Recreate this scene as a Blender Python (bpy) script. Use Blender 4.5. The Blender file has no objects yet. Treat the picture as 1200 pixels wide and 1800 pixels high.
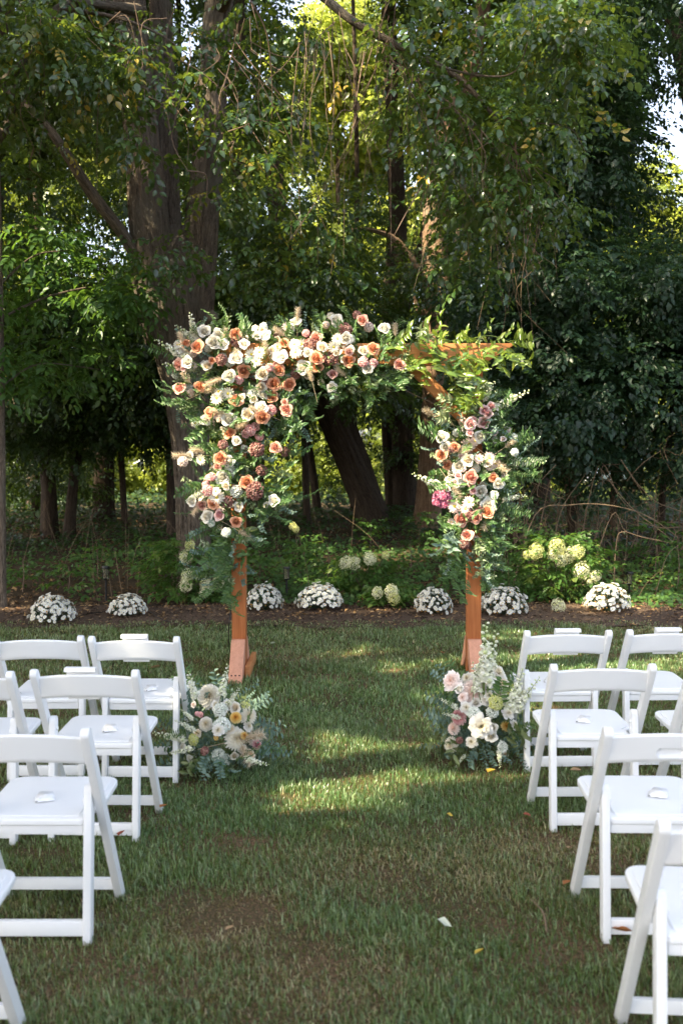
import bpy, bmesh, math, random
import numpy as np
from mathutils import Vector, Matrix

random.seed(7)
rng = np.random.default_rng(7)
scene = bpy.context.scene
coll = scene.collection
PI = math.pi

# ------------------------------------------------------------------ camera, sky, sun, exposure
CAM_Z, PITCH, FPX = 1.65, math.radians(2.8), 1750.0
cam_data = bpy.data.cameras.new('camera')
cam = bpy.data.objects.new('camera', cam_data)
coll.objects.link(cam)
cam.location = (0, 0, CAM_Z)
cam.rotation_euler = (PI / 2 - PITCH, 0, 0)
cam_data.sensor_fit = 'VERTICAL'
cam_data.sensor_height = 36.0
cam_data.lens = 35.0
cam_data.clip_start = 0.05
cam_data.clip_end = 1500
cam_data.dof.use_dof = True
cam_data.dof.focus_distance = 7.6
cam_data.dof.aperture_fstop = 3.2
scene.camera = cam

SUN = Vector((-0.60, -0.37, 0.71)).normalized()          # towards the sun
world = bpy.data.worlds.new('World')
scene.world = world
world.use_nodes = True
wn = world.node_tree
sky = wn.nodes.new('ShaderNodeTexSky')
sky.sky_type = 'NISHITA'
sky.sun_disc = False
sky.sun_elevation = math.asin(SUN.z)
sky.sun_rotation = math.atan2(SUN.x, SUN.y)
sky.air_density = 0.8
sky.dust_density = 4.0
sky.ozone_density = 0.4
wn.nodes['Background'].inputs['Strength'].default_value = 0.13
hazy = wn.nodes.new('ShaderNodeHueSaturation')            # thin summer haze: a paler sky
hazy.inputs['Saturation'].default_value = 0.62
wn.links.new(sky.outputs[0], hazy.inputs['Color'])
wn.links.new(hazy.outputs[0], wn.nodes['Background'].inputs['Color'])
sun_data = bpy.data.lights.new('sun', 'SUN')
sun_data.energy = 3.8
sun_data.angle = math.radians(0.5)
sun_data.color = (1.0, 0.87, 0.60)
sun = bpy.data.objects.new('sun', sun_data)
coll.objects.link(sun)
sun.rotation_euler = SUN.to_track_quat('Z', 'Y').to_euler()
scene.view_settings.view_transform = 'Standard'
scene.view_settings.look = 'None'
scene.view_settings.gamma = 1.0
scene.view_settings.use_curve_mapping = False
scene.view_settings.exposure = 2.5
scene.cycles.max_bounces = 7
scene.cycles.diffuse_bounces = 4
scene.cycles.transmission_bounces = 4
scene.cycles.glossy_bounces = 2
scene.cycles.caustics_reflective = False
scene.cycles.caustics_refractive = False

SUNV = np.array(SUN)
def U(px, py, Y):
    """point at distance Y (metres ahead) seen at photo position px, py"""
    fy, fz = math.cos(PITCH), -math.sin(PITCH)
    uy, uz = math.sin(PITCH), math.cos(PITCH)
    a, b = (px - 600) / FPX, (900 - py) / FPX
    d = np.array([a, fy + uy * b, fz + uz * b])
    return np.array([0, 0, CAM_Z]) + d * (Y / d[1])

def sstep(a, b, x):
    t = np.clip((x - a) / (b - a), 0, 1)
    return t * t * (3 - 2 * t)

def gz(x, y):
    """ground height: a flat lawn that rises a little into the wood"""
    return 0.40 * sstep(11.5, 24, y) + 0.05 * np.sin(np.asarray(x) * 0.9 + 1) * np.sin(np.asarray(y) * 0.7) * sstep(11.5, 15, y)

# ------------------------------------------------------------------ smooth noise on arrays
class Noise:
    def __init__(self, seed, n=14):
        r = np.random.default_rng(seed)
        a = r.uniform(0, 2 * PI, n)
        k = r.uniform(0.6, 1.9, n)
        self.kx, self.ky, self.ph = np.cos(a) * k, np.sin(a) * k, r.uniform(0, 2 * PI, n)
        self.n = n
    def __call__(self, x, y, f=1.0, octs=3):
        out, amp, tot = 0, 1.0, 0
        for o in range(octs):
            ff = f * 2.1 ** o
            s = sum(np.sin(self.kx[i] * x * ff + self.ky[i] * y * ff + self.ph[i] * (o + 1)) for i in range(self.n))
            out = out + amp * s / math.sqrt(self.n / 2) / 2
            tot += amp
            amp *= 0.55
        return out / tot
N1, N2, N3 = Noise(1), Noise(2), Noise(3)

# ------------------------------------------------------------------ meshes from arrays
def np_mesh(name, V, F, mat=None, rnd=None, smooth=False, extra=None, mats=None, midx=None):
    """F: one (n,k) index array or a list of them; rnd: one value per face"""
    Fs = F if isinstance(F, (list, tuple)) else [F]
    V = np.asarray(V, dtype=np.float32)
    me = bpy.data.meshes.new(name)
    me.vertices.add(len(V))
    me.vertices.foreach_set('co', V.ravel())
    loops = np.concatenate([np.asarray(f, dtype=np.int32).ravel() for f in Fs])
    sizes = np.concatenate([np.full(len(f), np.asarray(f).shape[1], dtype=np.int32) for f in Fs])
    starts = np.zeros(len(sizes), dtype=np.int32)
    starts[1:] = np.cumsum(sizes)[:-1]
    me.loops.add(len(loops))
    me.loops.foreach_set('vertex_index', loops)
    me.polygons.add(len(sizes))
    me.polygons.foreach_set('loop_start', starts)
    me.update(calc_edges=True)
    if smooth:
        me.polygons.foreach_set('use_smooth', np.ones(len(sizes), dtype=bool))
    if rnd is not None:
        at = me.attributes.new('rnd', 'FLOAT', 'FACE')
        at.data.foreach_set('value', np.asarray(rnd, dtype=np.float32))
    if extra:
        for k, (dom, typ, arr) in extra.items():
            at = me.attributes.new(k, typ, dom)
            at.data.foreach_set('vector' if typ == 'FLOAT_VECTOR' else 'value', np.asarray(arr, dtype=np.float32).ravel())
    for m in (mats if mats else [mat]):
        if m: me.materials.append(m)
    if midx is not None:
        me.polygons.foreach_set('material_index', np.asarray(midx, dtype=np.int32))
    return me

def link(name, me, parent=None, loc=None, rot=None, scale=None):
    o = bpy.data.objects.new(name, me)
    coll.objects.link(o)
    if parent is not None: o.parent = parent
    if loc is not None: o.location = loc
    if rot is not None: o.rotation_euler = rot
    if scale is not None: o.scale = (scale,) * 3 if isinstance(scale, (int, float)) else scale
    return o

def tag(o, label=None, cat=None, group=None, kind=None):
    if label: o['label'] = label
    if cat: o['category'] = cat
    if group: o['group'] = group
    if kind: o['kind'] = kind
    return o

def empty(name, loc=(0, 0, 0), label=None, cat=None, group=None, rz=0):
    o = bpy.data.objects.new(name, None)
    coll.objects.link(o)
    o.location = loc
    o.rotation_euler = (0, 0, rz)
    o.empty_display_size = 0.1
    return tag(o, label, cat, group)

def frames(D, roll=None, up=(0, 0, 1)):
    """matrices (n,3,3) whose third column follows D"""
    D = np.asarray(D, dtype=float)
    D = D / np.linalg.norm(D, axis=1, keepdims=True)
    ref = np.tile(np.array(up, dtype=float), (len(D), 1))
    par = np.abs((D * ref).sum(1)) > 0.97
    ref[par] = np.array([0.3, 0.9, 0.1])
    X = np.cross(ref, D)
    X /= np.linalg.norm(X, axis=1, keepdims=True)
    Y = np.cross(D, X)
    if roll is not None:
        c, s = np.cos(roll)[:, None], np.sin(roll)[:, None]
        X, Y = X * c + Y * s, -X * s + Y * c
    return np.stack([X, Y, D], axis=2)

def instance(Vt, Ft, M, T, scale=1.0):
    Vt, Ft, T = np.asarray(Vt, float), np.asarray(Ft), np.asarray(T, float)
    sc = np.broadcast_to(np.asarray(scale, float), (len(T),))
    V = np.einsum('mij,nj->mni', M * sc[:, None, None], Vt) + T[:, None, :]
    F = Ft[None] + (np.arange(len(T)) * len(Vt))[:, None, None]
    return V.reshape(-1, 3), F.reshape(-1, Ft.shape[1])

class Acc:
    """collects triangles of one mesh"""
    def __init__(self): self.V, self.F, self.R, self.n, self.M = [], [], [], 0, []
    def add(self, V, F, R=0.5, m=0):
        V = np.asarray(V, float); F = np.asarray(F)
        if F.shape[1] == 4: F = np.concatenate([F[:, [0, 1, 2]], F[:, [0, 2, 3]]])
        elif F.shape[1] != 3: raise ValueError
        self.V.append(V); self.F.append(F + self.n); self.n += len(V)
        self.R.append(np.broadcast_to(np.asarray(R, float), (len(F),)) if np.ndim(R) == 0 else (np.asarray(R) if len(R) == len(F) else np.concatenate([R, R])))
        self.M.append(np.full(len(F), m))
    def arrays(self): return np.concatenate(self.V), np.concatenate(self.F), np.concatenate(self.R), np.concatenate(self.M)
    def mesh(self, name, mats, smooth=False):
        V, F, R, M = self.arrays()
        return np_mesh(name, V, F, rnd=R, mats=mats if isinstance(mats, list) else [mats], midx=M, smooth=smooth)

def catmull(P, per=8):
    P = [np.array(p, float) for p in P]
    P = [2 * P[0] - P[1]] + P + [2 * P[-1] - P[-2]]
    out = []
    for i in range(1, len(P) - 2):
        for k in range(per):
            t = k / per
            out.append(0.5 * ((2 * P[i]) + (P[i + 1] - P[i - 1]) * t + (2 * P[i - 1] - 5 * P[i] + 4 * P[i + 1] - P[i + 2]) * t * t + (-P[i - 1] + 3 * P[i] - 3 * P[i + 1] + P[i + 2]) * t ** 3))
    out.append(P[-2])
    return np.array(out)

def tube(P, R, sides=8, per=6, ridge=0.0, seed=0, flare=0.0, tip=False, flat=1.0):
    """tapered tube on a smooth curve -> V, F(quads), bark coordinates"""
    n0 = len(P)
    C = catmull(P, per)
    tt = np.linspace(0, n0 - 1, len(C))
    Rr = np.interp(tt, np.arange(n0), R)
    T = np.gradient(C, axis=0)
    T /= np.linalg.norm(T, axis=1, keepdims=True) + 1e-9
    x = np.cross(np.array([0, 1.0, 0.05]), T[0])
    if np.linalg.norm(x) < 1e-3: x = np.array([1.0, 0, 0])
    x /= np.linalg.norm(x)
    L = np.concatenate([[0], np.cumsum(np.linalg.norm(np.diff(C, axis=0), axis=1))])
    if flare: Rr = Rr * (1 + flare * np.exp(-L / (Rr[0] * 1.6 + 1e-6)))
    th = np.linspace(0, 2 * PI, sides, endpoint=False)
    V, B = [], []
    r = np.random.default_rng(seed)
    ks = r.integers(5, 26, 9) if sides < 60 else r.integers(12, 66, 9); ph = r.uniform(0, 6.28, 9); fr = r.uniform(0.25, 1.1, 9)
    for i in range(len(C)):
        t = T[i]
        x = x - t * x.dot(t); x /= np.linalg.norm(x) + 1e-9
        y = np.cross(t, x)
        rad = np.full(sides, Rr[i])
        if ridge:
            s = sum(np.abs(np.sin(ks[j] * th / 2 * 2 / 2 + 0) * 0 + np.sin(np.round(ks[j] / 2) * th + ph[j] + 1.6 * np.sin(L[i] * fr[j] + ph[j]))) for j in range(9)) / 9
            rad = rad + ridge * (s - 0.63) * 2.4
            lob = np.sin(3 * th + ph[0] + L[i] * 0.3) * 0.05 + np.sin(2 * th + ph[1] - L[i] * 0.5) * 0.05
            rad = rad * (1 + lob)
            if flare: rad = rad * (1 + 0.25 * flare * np.exp(-L[i] / (Rr[0] * 1.2)) * np.sin(5 * th + ph[2]))
        V.append(C[i] + np.outer(np.cos(th) * rad, x) + np.outer(np.sin(th) * rad, y) * flat)
        B.append(np.stack([np.cos(th) * Rr[i], np.sin(th) * Rr[i], np.full(sides, L[i] * 0.10)], 1))
    V, B = np.concatenate(V), np.concatenate(B)
    m = len(C)
    i, j = np.meshgrid(np.arange(m - 1), np.arange(sides), indexing='ij')
    a = i * sides + j; b = i * sides + (j + 1) % sides
    F = np.stack([a, b, b + sides, a + sides], -1).reshape(-1, 4)
    return V, F, B

def tube_mesh(name, specs, mat, smooth=True):
    Vs, Fs, Bs, n = [], [], [], 0
    for s in specs:
        V, F, B = tube(**s)
        Vs.append(V); Fs.append(F + n); Bs.append(B); n += len(V)
    return np_mesh(name, np.concatenate(Vs), np.concatenate(Fs), mat, smooth=smooth, extra={'bark': ('POINT', 'FLOAT_VECTOR', np.concatenate(Bs))})

# ------------------------------------------------------------------ materials
def newmat(name):
    m = bpy.data.materials.new(name); m.use_nodes = True
    nt = m.node_tree
    for n in list(nt.nodes): nt.nodes.remove(n)
    return m, nt
def N(nt, typ, **kw):
    n = nt.nodes.new(typ)
    for k, v in kw.items():
        if k.startswith('i_'):
            key = k[2:].replace('_', ' ')
            n.inputs[int(key) if key.isdigit() else key].default_value = v
        else: setattr(n, k, v)
    return n
def ramp(nt, fac, stops):
    r = nt.nodes.new('ShaderNodeValToRGB')
    el = r.color_ramp.elements
    while len(el) < len(stops): el.new(0.5)
    for e, (p, c) in zip(el, stops):
        e.position = p; e.color = (*c, 1)
    nt.links.new(fac, r.inputs[0])
    return r.outputs[0]
def mix(nt, fac, a, b, typ='MIX'):
    m = nt.nodes.new('ShaderNodeMix'); m.data_type = 'RGBA'; m.blend_type = typ
    for s, v in ((0, fac), (6, a), (7, b)):
        if isinstance(v, (int, float)): m.inputs[s].default_value = v if s == 0 else (v, v, v, 1)
        elif isinstance(v, tuple): m.inputs[s].default_value = (*v, 1)
        else: nt.links.new(v, m.inputs[s])
    return m.outputs[2]
def noise(nt, scale, detail=4, rough=0.6, vec=None, w=None):
    n = N(nt, 'ShaderNodeTexNoise'); n.inputs['Scale'].default_value = scale; n.inputs['Detail'].default_value = detail; n.inputs['Roughness'].default_value = rough
    if vec is not None: nt.links.new(vec, n.inputs['Vector'])
    return n.outputs['Fac']
def attr(nt, name):
    return N(nt, 'ShaderNodeAttribute', attribute_name=name)
def out(nt, sh, disp=None):
    o = nt.nodes.new('ShaderNodeOutputMaterial'); nt.links.new(sh, o.inputs['Surface'])
def bsdf(nt, color=None, rough=0.5, spec=0.4, normal=None, **kw):
    b = nt.nodes.new('ShaderNodeBsdfPrincipled')
    if isinstance(color, tuple): b.inputs['Base Color'].default_value = (*color, 1)
    elif color is not None: nt.links.new(color, b.inputs['Base Color'])
    if isinstance(rough, (int, float)): b.inputs['Roughness'].default_value = rough
    else: nt.links.new(rough, b.inputs['Roughness'])
    b.inputs['Specular IOR Level'].default_value = spec
    if normal is not None: nt.links.new(normal, b.inputs['Normal'])
    for k, v in kw.items(): b.inputs[k.replace('_', ' ')].default_value = v
    return b.outputs[0]
def bump(nt, h, strength=0.3, dist=0.01):
    b = nt.nodes.new('ShaderNodeBump'); b.inputs['Strength'].default_value = strength; b.inputs['Distance'].default_value = dist
    nt.links.new(h, b.inputs['Height']); return b.outputs[0]

def leaf_mat(name, stops, trans, tf=0.35, rough=0.42, spec=0.45):
    """leaf: gloss + light passing through; colour varies from leaf to leaf"""
    m, nt = newmat(name)
    a = attr(nt, 'rnd').outputs['Fac']
    col = ramp(nt, a, stops)
    tcol = mix(nt, 0.5, col, trans)
    d = bsdf(nt, col, rough, spec)
    t = nt.nodes.new('ShaderNodeBsdfTranslucent'); nt.links.new(tcol, t.inputs['Color'])
    mx = nt.nodes.new('ShaderNodeMixShader'); mx.inputs[0].default_value = tf
    nt.links.new(d, mx.inputs[1]); nt.links.new(t.outputs[0], mx.inputs[2])
    out(nt, mx.outputs[0]); return m

def petal_mat(name, stops, tf=0.28, rough=0.6):
    m, nt = newmat(name)
    col = ramp(nt, attr(nt, 'rnd').outputs['Fac'], stops)
    oi = N(nt, 'ShaderNodeObjectInfo')
    hs = N(nt, 'ShaderNodeHueSaturation')
    mr = N(nt, 'ShaderNodeMapRange'); mr.inputs[3].default_value = 0.86; mr.inputs[4].default_value = 1.06
    nt.links.new(oi.outputs['Random'], mr.inputs[0]); nt.links.new(mr.outputs[0], hs.inputs['Value'])
    nt.links.new(col, hs.inputs['Color']); col = hs.outputs[0]
    d = bsdf(nt, col, rough, 0.25)
    t = nt.nodes.new('ShaderNodeBsdfTranslucent'); nt.links.new(col, t.inputs['Color'])
    mx = nt.nodes.new('ShaderNodeMixShader'); mx.inputs[0].default_value = tf
    nt.links.new(d, mx.inputs[1]); nt.links.new(t.outputs[0], mx.inputs[2])
    out(nt, mx.outputs[0]); return m

def plain(name, col, rough=0.5, spec=0.4, nscale=0, namt=0.15, bmp=0, **kw):
    m, nt = newmat(name)
    tc = N(nt, 'ShaderNodeTexCoord')
    c = col if isinstance(col, tuple) else (col,) * 3; nrm = None
    if nscale:
        nz = noise(nt, nscale, 5, 0.65, tc.outputs['Object'])
        c = mix(nt, nz, tuple(v * (1 - namt) for v in col), tuple(min(1, v * (1 + namt)) for v in col))
        if bmp: nrm = bump(nt, nz, bmp, 0.004)
    out(nt, bsdf(nt, c, rough, spec, nrm, **kw)); return m

def bark_mat(name, c1, c2, c3=None, scale=9, strength=0.9):
    m, nt = newmat(name)
    v = attr(nt, 'bark').outputs['Vector']
    n1 = noise(nt, scale * 2.2, 6, 0.62, v)
    n2 = noise(nt, scale * 7, 4, 0.6, v)
    tc = N(nt, 'ShaderNodeTexCoord')
    n3 = noise(nt, 1.7, 4, 0.6, tc.outputs['Object'])
    n4 = noise(nt, scale * 16, 3, 0.55, v)
    h = mix(nt, 0.45, n1, n2)
    h = mix(nt, 0.30, h, n4)
    h = ramp(nt, h, [(0.36, (0, 0, 0)), (0.62, (1, 1, 1))])
    col = ramp(nt, h, [(0.1, c1), (0.9, c2)])
    if c3: col = mix(nt, ramp(nt, n3, [(0.48, (0, 0, 0)), (0.7, (1, 1, 1))]), col, c3)
    out(nt, bsdf(nt, col, 0.92, 0.15, bump(nt, h, strength, 0.03))); return m

M = {}
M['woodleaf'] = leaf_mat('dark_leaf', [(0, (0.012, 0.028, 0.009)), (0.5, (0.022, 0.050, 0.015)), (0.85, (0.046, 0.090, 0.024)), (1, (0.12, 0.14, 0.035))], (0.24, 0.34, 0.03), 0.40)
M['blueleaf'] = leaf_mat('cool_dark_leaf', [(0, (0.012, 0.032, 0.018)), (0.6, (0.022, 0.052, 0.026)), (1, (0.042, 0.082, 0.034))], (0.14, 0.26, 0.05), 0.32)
M['nearleaf'] = leaf_mat('glossy_leaf', [(0, (0.016, 0.042, 0.012)), (0.5, (0.040, 0.092, 0.024)), (0.86, (0.090, 0.155, 0.040)), (0.93, (0.22, 0.20, 0.03)), (1, (0.42, 0.30, 0.04))], (0.34, 0.44, 0.04), 0.34, 0.27, 0.8)
M['broadleaf'] = leaf_mat('broad_leaf', [(0, (0.035, 0.090, 0.018)), (0.7, (0.060, 0.130, 0.028)), (1, (0.13, 0.16, 0.04))], (0.24, 0.42, 0.04), 0.40)
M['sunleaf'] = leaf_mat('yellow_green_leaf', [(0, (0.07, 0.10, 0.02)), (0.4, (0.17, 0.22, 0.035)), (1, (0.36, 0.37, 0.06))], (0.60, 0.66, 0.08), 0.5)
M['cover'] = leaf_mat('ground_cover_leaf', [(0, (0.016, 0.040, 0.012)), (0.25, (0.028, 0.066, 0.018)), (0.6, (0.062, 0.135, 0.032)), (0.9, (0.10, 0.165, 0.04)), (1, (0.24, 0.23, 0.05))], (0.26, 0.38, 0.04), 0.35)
M['grass'] = None
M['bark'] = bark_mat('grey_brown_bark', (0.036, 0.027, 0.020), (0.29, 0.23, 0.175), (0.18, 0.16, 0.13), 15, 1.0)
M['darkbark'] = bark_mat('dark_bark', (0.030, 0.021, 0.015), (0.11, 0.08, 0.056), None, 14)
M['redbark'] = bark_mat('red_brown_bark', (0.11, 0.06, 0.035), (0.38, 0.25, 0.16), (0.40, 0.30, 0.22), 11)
M['twig'] = plain('twig_bark', (0.16, 0.11, 0.08), 0.8, 0.2, 30, 0.3)
M['vinebark'] = plain('dry_cane', (0.17, 0.12, 0.075), 0.85, 0.2, 30, 0.3)
# ------------------------------------------------------------------ the ground
def sheet(name, xs, ys, lift, mat, edge=None):
    X, Y = np.meshgrid(xs, ys, indexing='ij')
    if edge is not None: Y = edge(X, Y)
    Z = gz(X, Y) + lift
    V = np.stack([X, Y, Z], -1).reshape(-1, 3)
    n, m = len(xs), len(ys)
    i, j = np.meshgrid(np.arange(n - 1), np.arange(m - 1), indexing='ij')
    a = i * m + j
    F = np.stack([a, a + m, a + m + 1, a + 1], -1).reshape(-1, 4)
    return tag(link(name, np_mesh(name, V, F, mat, smooth=True)), kind='structure')

def dirt_mat(name, c1, c2, c3, sc=6):
    m, nt = newmat(name)
    tc = N(nt, 'ShaderNodeTexCoord').outputs['Object']
    n1, n2, n3 = noise(nt, sc, 6, 0.7, tc), noise(nt, sc * 9, 4, 0.7, tc), noise(nt, 0.7, 3, 0.5, tc)
    c = mix(nt, n1, c1, c2); c = mix(nt, ramp(nt, n2, [(0.45, (0, 0, 0)), (0.62, (1, 1, 1))]), c, c3)
    c = mix(nt, ramp(nt, n3, [(0.4, (0, 0, 0)), (0.7, (1, 1, 1))]), c, c1)
    out(nt, bsdf(nt, c, 0.95, 0.1, bump(nt, mix(nt, 0.5, n1, n2), 0.8, 0.03))); return m

M['soil'] = dirt_mat('leaf_litter', (0.035, 0.026, 0.017), (0.075, 0.052, 0.032), (0.13, 0.085, 0.045))
M['mulch'] = dirt_mat('mulch', (0.050, 0.034, 0.026), (0.11, 0.075, 0.055), (0.20, 0.14, 0.10), 11)
M['field'] = dirt_mat('sunny_grass', (0.10, 0.15, 0.03), (0.20, 0.22, 0.05), (0.26, 0.24, 0.07), 2)
M['thatch'] = dirt_mat('thatch', (0.040, 0.050, 0.018), (0.12, 0.078, 0.046), (0.24, 0.135, 0.085), 9)
sheet('ground', np.linspace(-250, 250, 80), np.concatenate([np.linspace(-30, 10, 12), np.linspace(11, 26, 40), np.linspace(28, 600, 30)]), -0.02, M['soil'])
WOB = Noise(11)
sheet('lawn', np.linspace(-14, 14, 120), np.concatenate([np.linspace(-8, 9, 8), [9.6, 10.2]]), 0.0, M['thatch'],
      lambda X, Y: Y + (Y > 9.4) * (0.12 * WOB(X, X * 0, 1.4)))
sheet('mulch_bed', np.linspace(-12, 12, 160), np.linspace(9.95, 11.5, 8), 0.012, M['mulch'],
      lambda X, Y: Y + np.where(Y < 10.6, 0.14 * WOB(X + 9, X * 0, 1.8) + 0.05 * np.sin(X * 9), 0.2 * WOB(X, X * 0 + 4, 1.2)))
sheet('far_field', np.linspace(-120, 120, 60), np.linspace(33, 150, 30), 0.01, M['field'])
sheet('far_road', np.linspace(-120, 120, 40), np.linspace(53.4, 56, 3), 0.03, plain('asphalt', (0.04, 0.04, 0.042), 0.9, 0.2, 3))

# lawn grass -------------------------------------------------------------
def dryness(x, y):
    d = 0.34 + 0.46 * N1(x, y, 1.3, 4)
    for (px, py, r, s) in ((405, 1612, .17, .85), (365, 1640, .14, .8), (448, 1588, .09, .6), (700, 1530, .35, .38), (640, 1500, .3, .3), (560, 1560, .3, .25), (860, 1545, .22, .3),
                           (900, 1480, .3, .35), (520, 1700, .3, .35), (640, 1790, .3, .2), (700, 1700, .25, .2), (500, 1500, .3, .2), (1000, 1500, .3, .3)):
        c = ground_at(px, py)
        d = d + s * np.exp(-(((x - c[0]) / r) ** 2 + ((y - c[1]) / (r * 0.8)) ** 2))
    for (px, py, r, s) in ((560, 1240, .8, -.35), (740, 1200, .8, -.3), (330, 1430, .5, -.25), (900, 1690, .3, -.25), (480, 1420, .5, -.25), (830, 1420, .5, -.15), (620, 1600, .25, -.2)):
        c = ground_at(px, py)
        d = d + s * np.exp(-((x - c[0]) ** 2 + (y - c[1]) ** 2) / r ** 2)
    d = d + 0.25 * sstep(8.8, 10.3, y)
    return np.clip(d, 0, 1.25)
def ground_at(px, py):
    d0, d1 = U(px, py, 1.0), np.array([0, 0, CAM_Z])
    d = d0 - d1
    return d1 + d * (-CAM_Z / d[2])

m, nt = newmat('grass_blade')
a, dr, ht = attr(nt, 'rnd').outputs['Fac'], attr(nt, 'dry').outputs['Fac'], attr(nt, 'ht').outputs['Fac']
g = ramp(nt, a, [(0, (0.020, 0.062, 0.018)), (0.4, (0.058, 0.140, 0.044)), (0.7, (0.125, 0.235, 0.085)), (1, (0.34, 0.45, 0.23))])
s_ = ramp(nt, a, [(0, (0.13, 0.075, 0.036)), (0.4, (0.30, 0.205, 0.10)), (1, (0.54, 0.44, 0.26))])
col = mix(nt, dr, g, s_)
d_ = bsdf(nt, col, 0.32, 0.6)
t_ = nt.nodes.new('ShaderNodeBsdfTranslucent')
nt.links.new(mix(nt, 0.55, col, (0.42, 0.42, 0.05)), t_.inputs['Color'])
mx = nt.nodes.new('ShaderNodeMixShader'); mx.inputs[0].default_value = 0.35
nt.links.new(d_, mx.inputs[1]); nt.links.new(t_.outputs[0], mx.inputs[2]); out(nt, mx.outputs[0])
M['grass'] = m

def grass_field():
    P = []
    for (y0, y1, dens) in ((1.7, 3.2, 18000), (3.2, 4.8, 14000), (4.8, 6.6, 8600), (6.6, 8.6, 5200), (8.6, 10.25, 3900)):
        hw = 0.36 * y1 + 0.45
        n = int(dens * (y1 - y0) * 2 * hw)
        P.append(np.stack([rng.uniform(-hw, hw, n), rng.uniform(y0, y1, n)], 1))
        n = int(dens * .42 * (y1 - y0) * 2 * (5.6 - hw))
        P.append(np.stack([rng.uniform(hw, 5.6, n) * rng.choice((-1, 1), n), rng.uniform(y0, y1, n)], 1))
    P = np.concatenate(P)
    x, y = P[:, 0], P[:, 1]
    tuft = N2(x, y, 7.0, 2)
    keep = rng.uniform(0, 1, len(P)) < np.clip(0.85 + 0.5 * tuft, 0.35, 1)
    dry = dryness(x, y)
    keep &= rng.uniform(0, 1, len(P)) < 1.05 - 0.20 * dry - 1.1 * np.clip(dry - .86, 0, 1) - 0.5 * sstep(9.7, 10.2, y)
    x, y, tuft, dry = x[keep], y[keep], tuft[keep], dry[keep]
    n = len(x)
    isdry = rng.uniform(0, 1, n) < np.clip((dry - 0.24) * 1.15, 0.04, 0.9)
    h = (0.026 + 0.021 * rng.uniform(0, 1, n) ** 1.5 + 0.016 * np.clip(tuft, -1, 1)) * (1 + 0.10 * (y - 5) / 5)
    h = np.where(isdry, h * 0.85, h) * (1 - 0.35 * np.clip(dry - .5, 0, 1)) + (rng.uniform(0, 1, n) > 0.97) * 0.02
    ang = rng.uniform(0, 2 * PI, n) * 0.8 + 2.6 * N3(x, y, 1.8, 2) + rng.normal(0, .8, n)
    lean = np.abs(rng.normal(0.6, 0.45, n)) + isdry * rng.uniform(0.1, 1.1, n)
    lean = np.clip(lean, 0.05, 1.45)
    w = 0.0017 * (1 + 0.17 * np.clip(y - 3, 0, 8)) * rng.uniform(0.7, 1.3, n)
    dx, dy = np.cos(ang), np.sin(ang)
    wa = ang + PI / 2 + rng.normal(0, 0.7, n)
    wx, wy = np.cos(wa) * w, np.sin(wa) * w
    z = gz(x, y)
    b = np.stack([x, y, z - 0.004], 1)
    m1 = np.stack([x + dx * h * 0.5 * np.sin(lean * 0.55), y + dy * h * 0.5 * np.sin(lean * 0.55), z + h * 0.55 * np.cos(lean * 0.55)], 1)
    tp = np.stack([x + dx * h * np.sin(lean), y + dy * h * np.sin(lean), z + np.maximum(0.006, h * np.cos(lean))], 1)
    W = np.stack([wx, wy, wx * 0], 1)
    V = np.stack([b - W, b + W, m1 - W * 0.8, m1 + W * 0.8, tp], 1).reshape(-1, 3)
    o = (np.arange(n) * 5)[:, None]
    Q = o + np.array([[0, 1, 3, 2]]); T = o + np.array([[2, 3, 4]])
    rv = np.clip(rng.normal(0.46, 0.34, n) + 0.10 * tuft, 0, 1)
    dv = np.where(isdry, rng.uniform(0.6, 1, n), rng.uniform(0, 0.35, n) * dry)
    me = np_mesh('grass', V, [Q, T], M['grass'], rnd=np.concatenate([rv, rv]), extra={'dry': ('FACE', 'FLOAT', np.concatenate([dv, dv])), 'ht': ('FACE', 'FLOAT', np.concatenate([rv * 0, rv * 0 + 1]))})
    o = link('grass', me); tag(o, 'short green lawn grass with dry brown patches between the chairs', 'grass', kind='stuff')
    print('grass blades', n)
grass_field()

# mulch chips and leaf litter
def litter():
    A = Acc()
    base = np.array([[-.5, -.16, 0], [.5, -.2, .06], [.45, .2, 0], [-.5, .16, .08], [0, 0, .22]])
    f = np.array([[0, 1, 4], [1, 2, 4], [2, 3, 4], [3, 0, 4]])
    n = 9000
    P = np.stack([rng.uniform(-5, 5, n), rng.uniform(10.0, 12.4, n)], 1)
    D = np.stack([rng.normal(0, .25, n), rng.normal(0, .25, n), np.ones(n)], 1)
    V, F = instance(base, f, frames(D, rng.uniform(0, 6.3, n)), np.column_stack([P, gz(P[:, 0], P[:, 1]) + 0.018]), rng.uniform(0.012, 0.05, n))
    A.add(V, F, np.repeat(rng.uniform(0, 1, n), 4))
    m, nt = newmat('chip')
    out(nt, bsdf(nt, ramp(nt, attr(nt, 'rnd').outputs['Fac'], [(0, (0.03, 0.02, 0.014)), (0.6, (0.11, 0.07, 0.05)), (0.9, (0.26, 0.18, 0.11)), (1, (0.40, 0.25, 0.10))]), 0.9, 0.1))
    tag(link('mulch_chips', A.mesh('mulch_chips', m)), 'brown bark chips scattered over the planting bed', 'mulch', kind='stuff')
litter()
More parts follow.
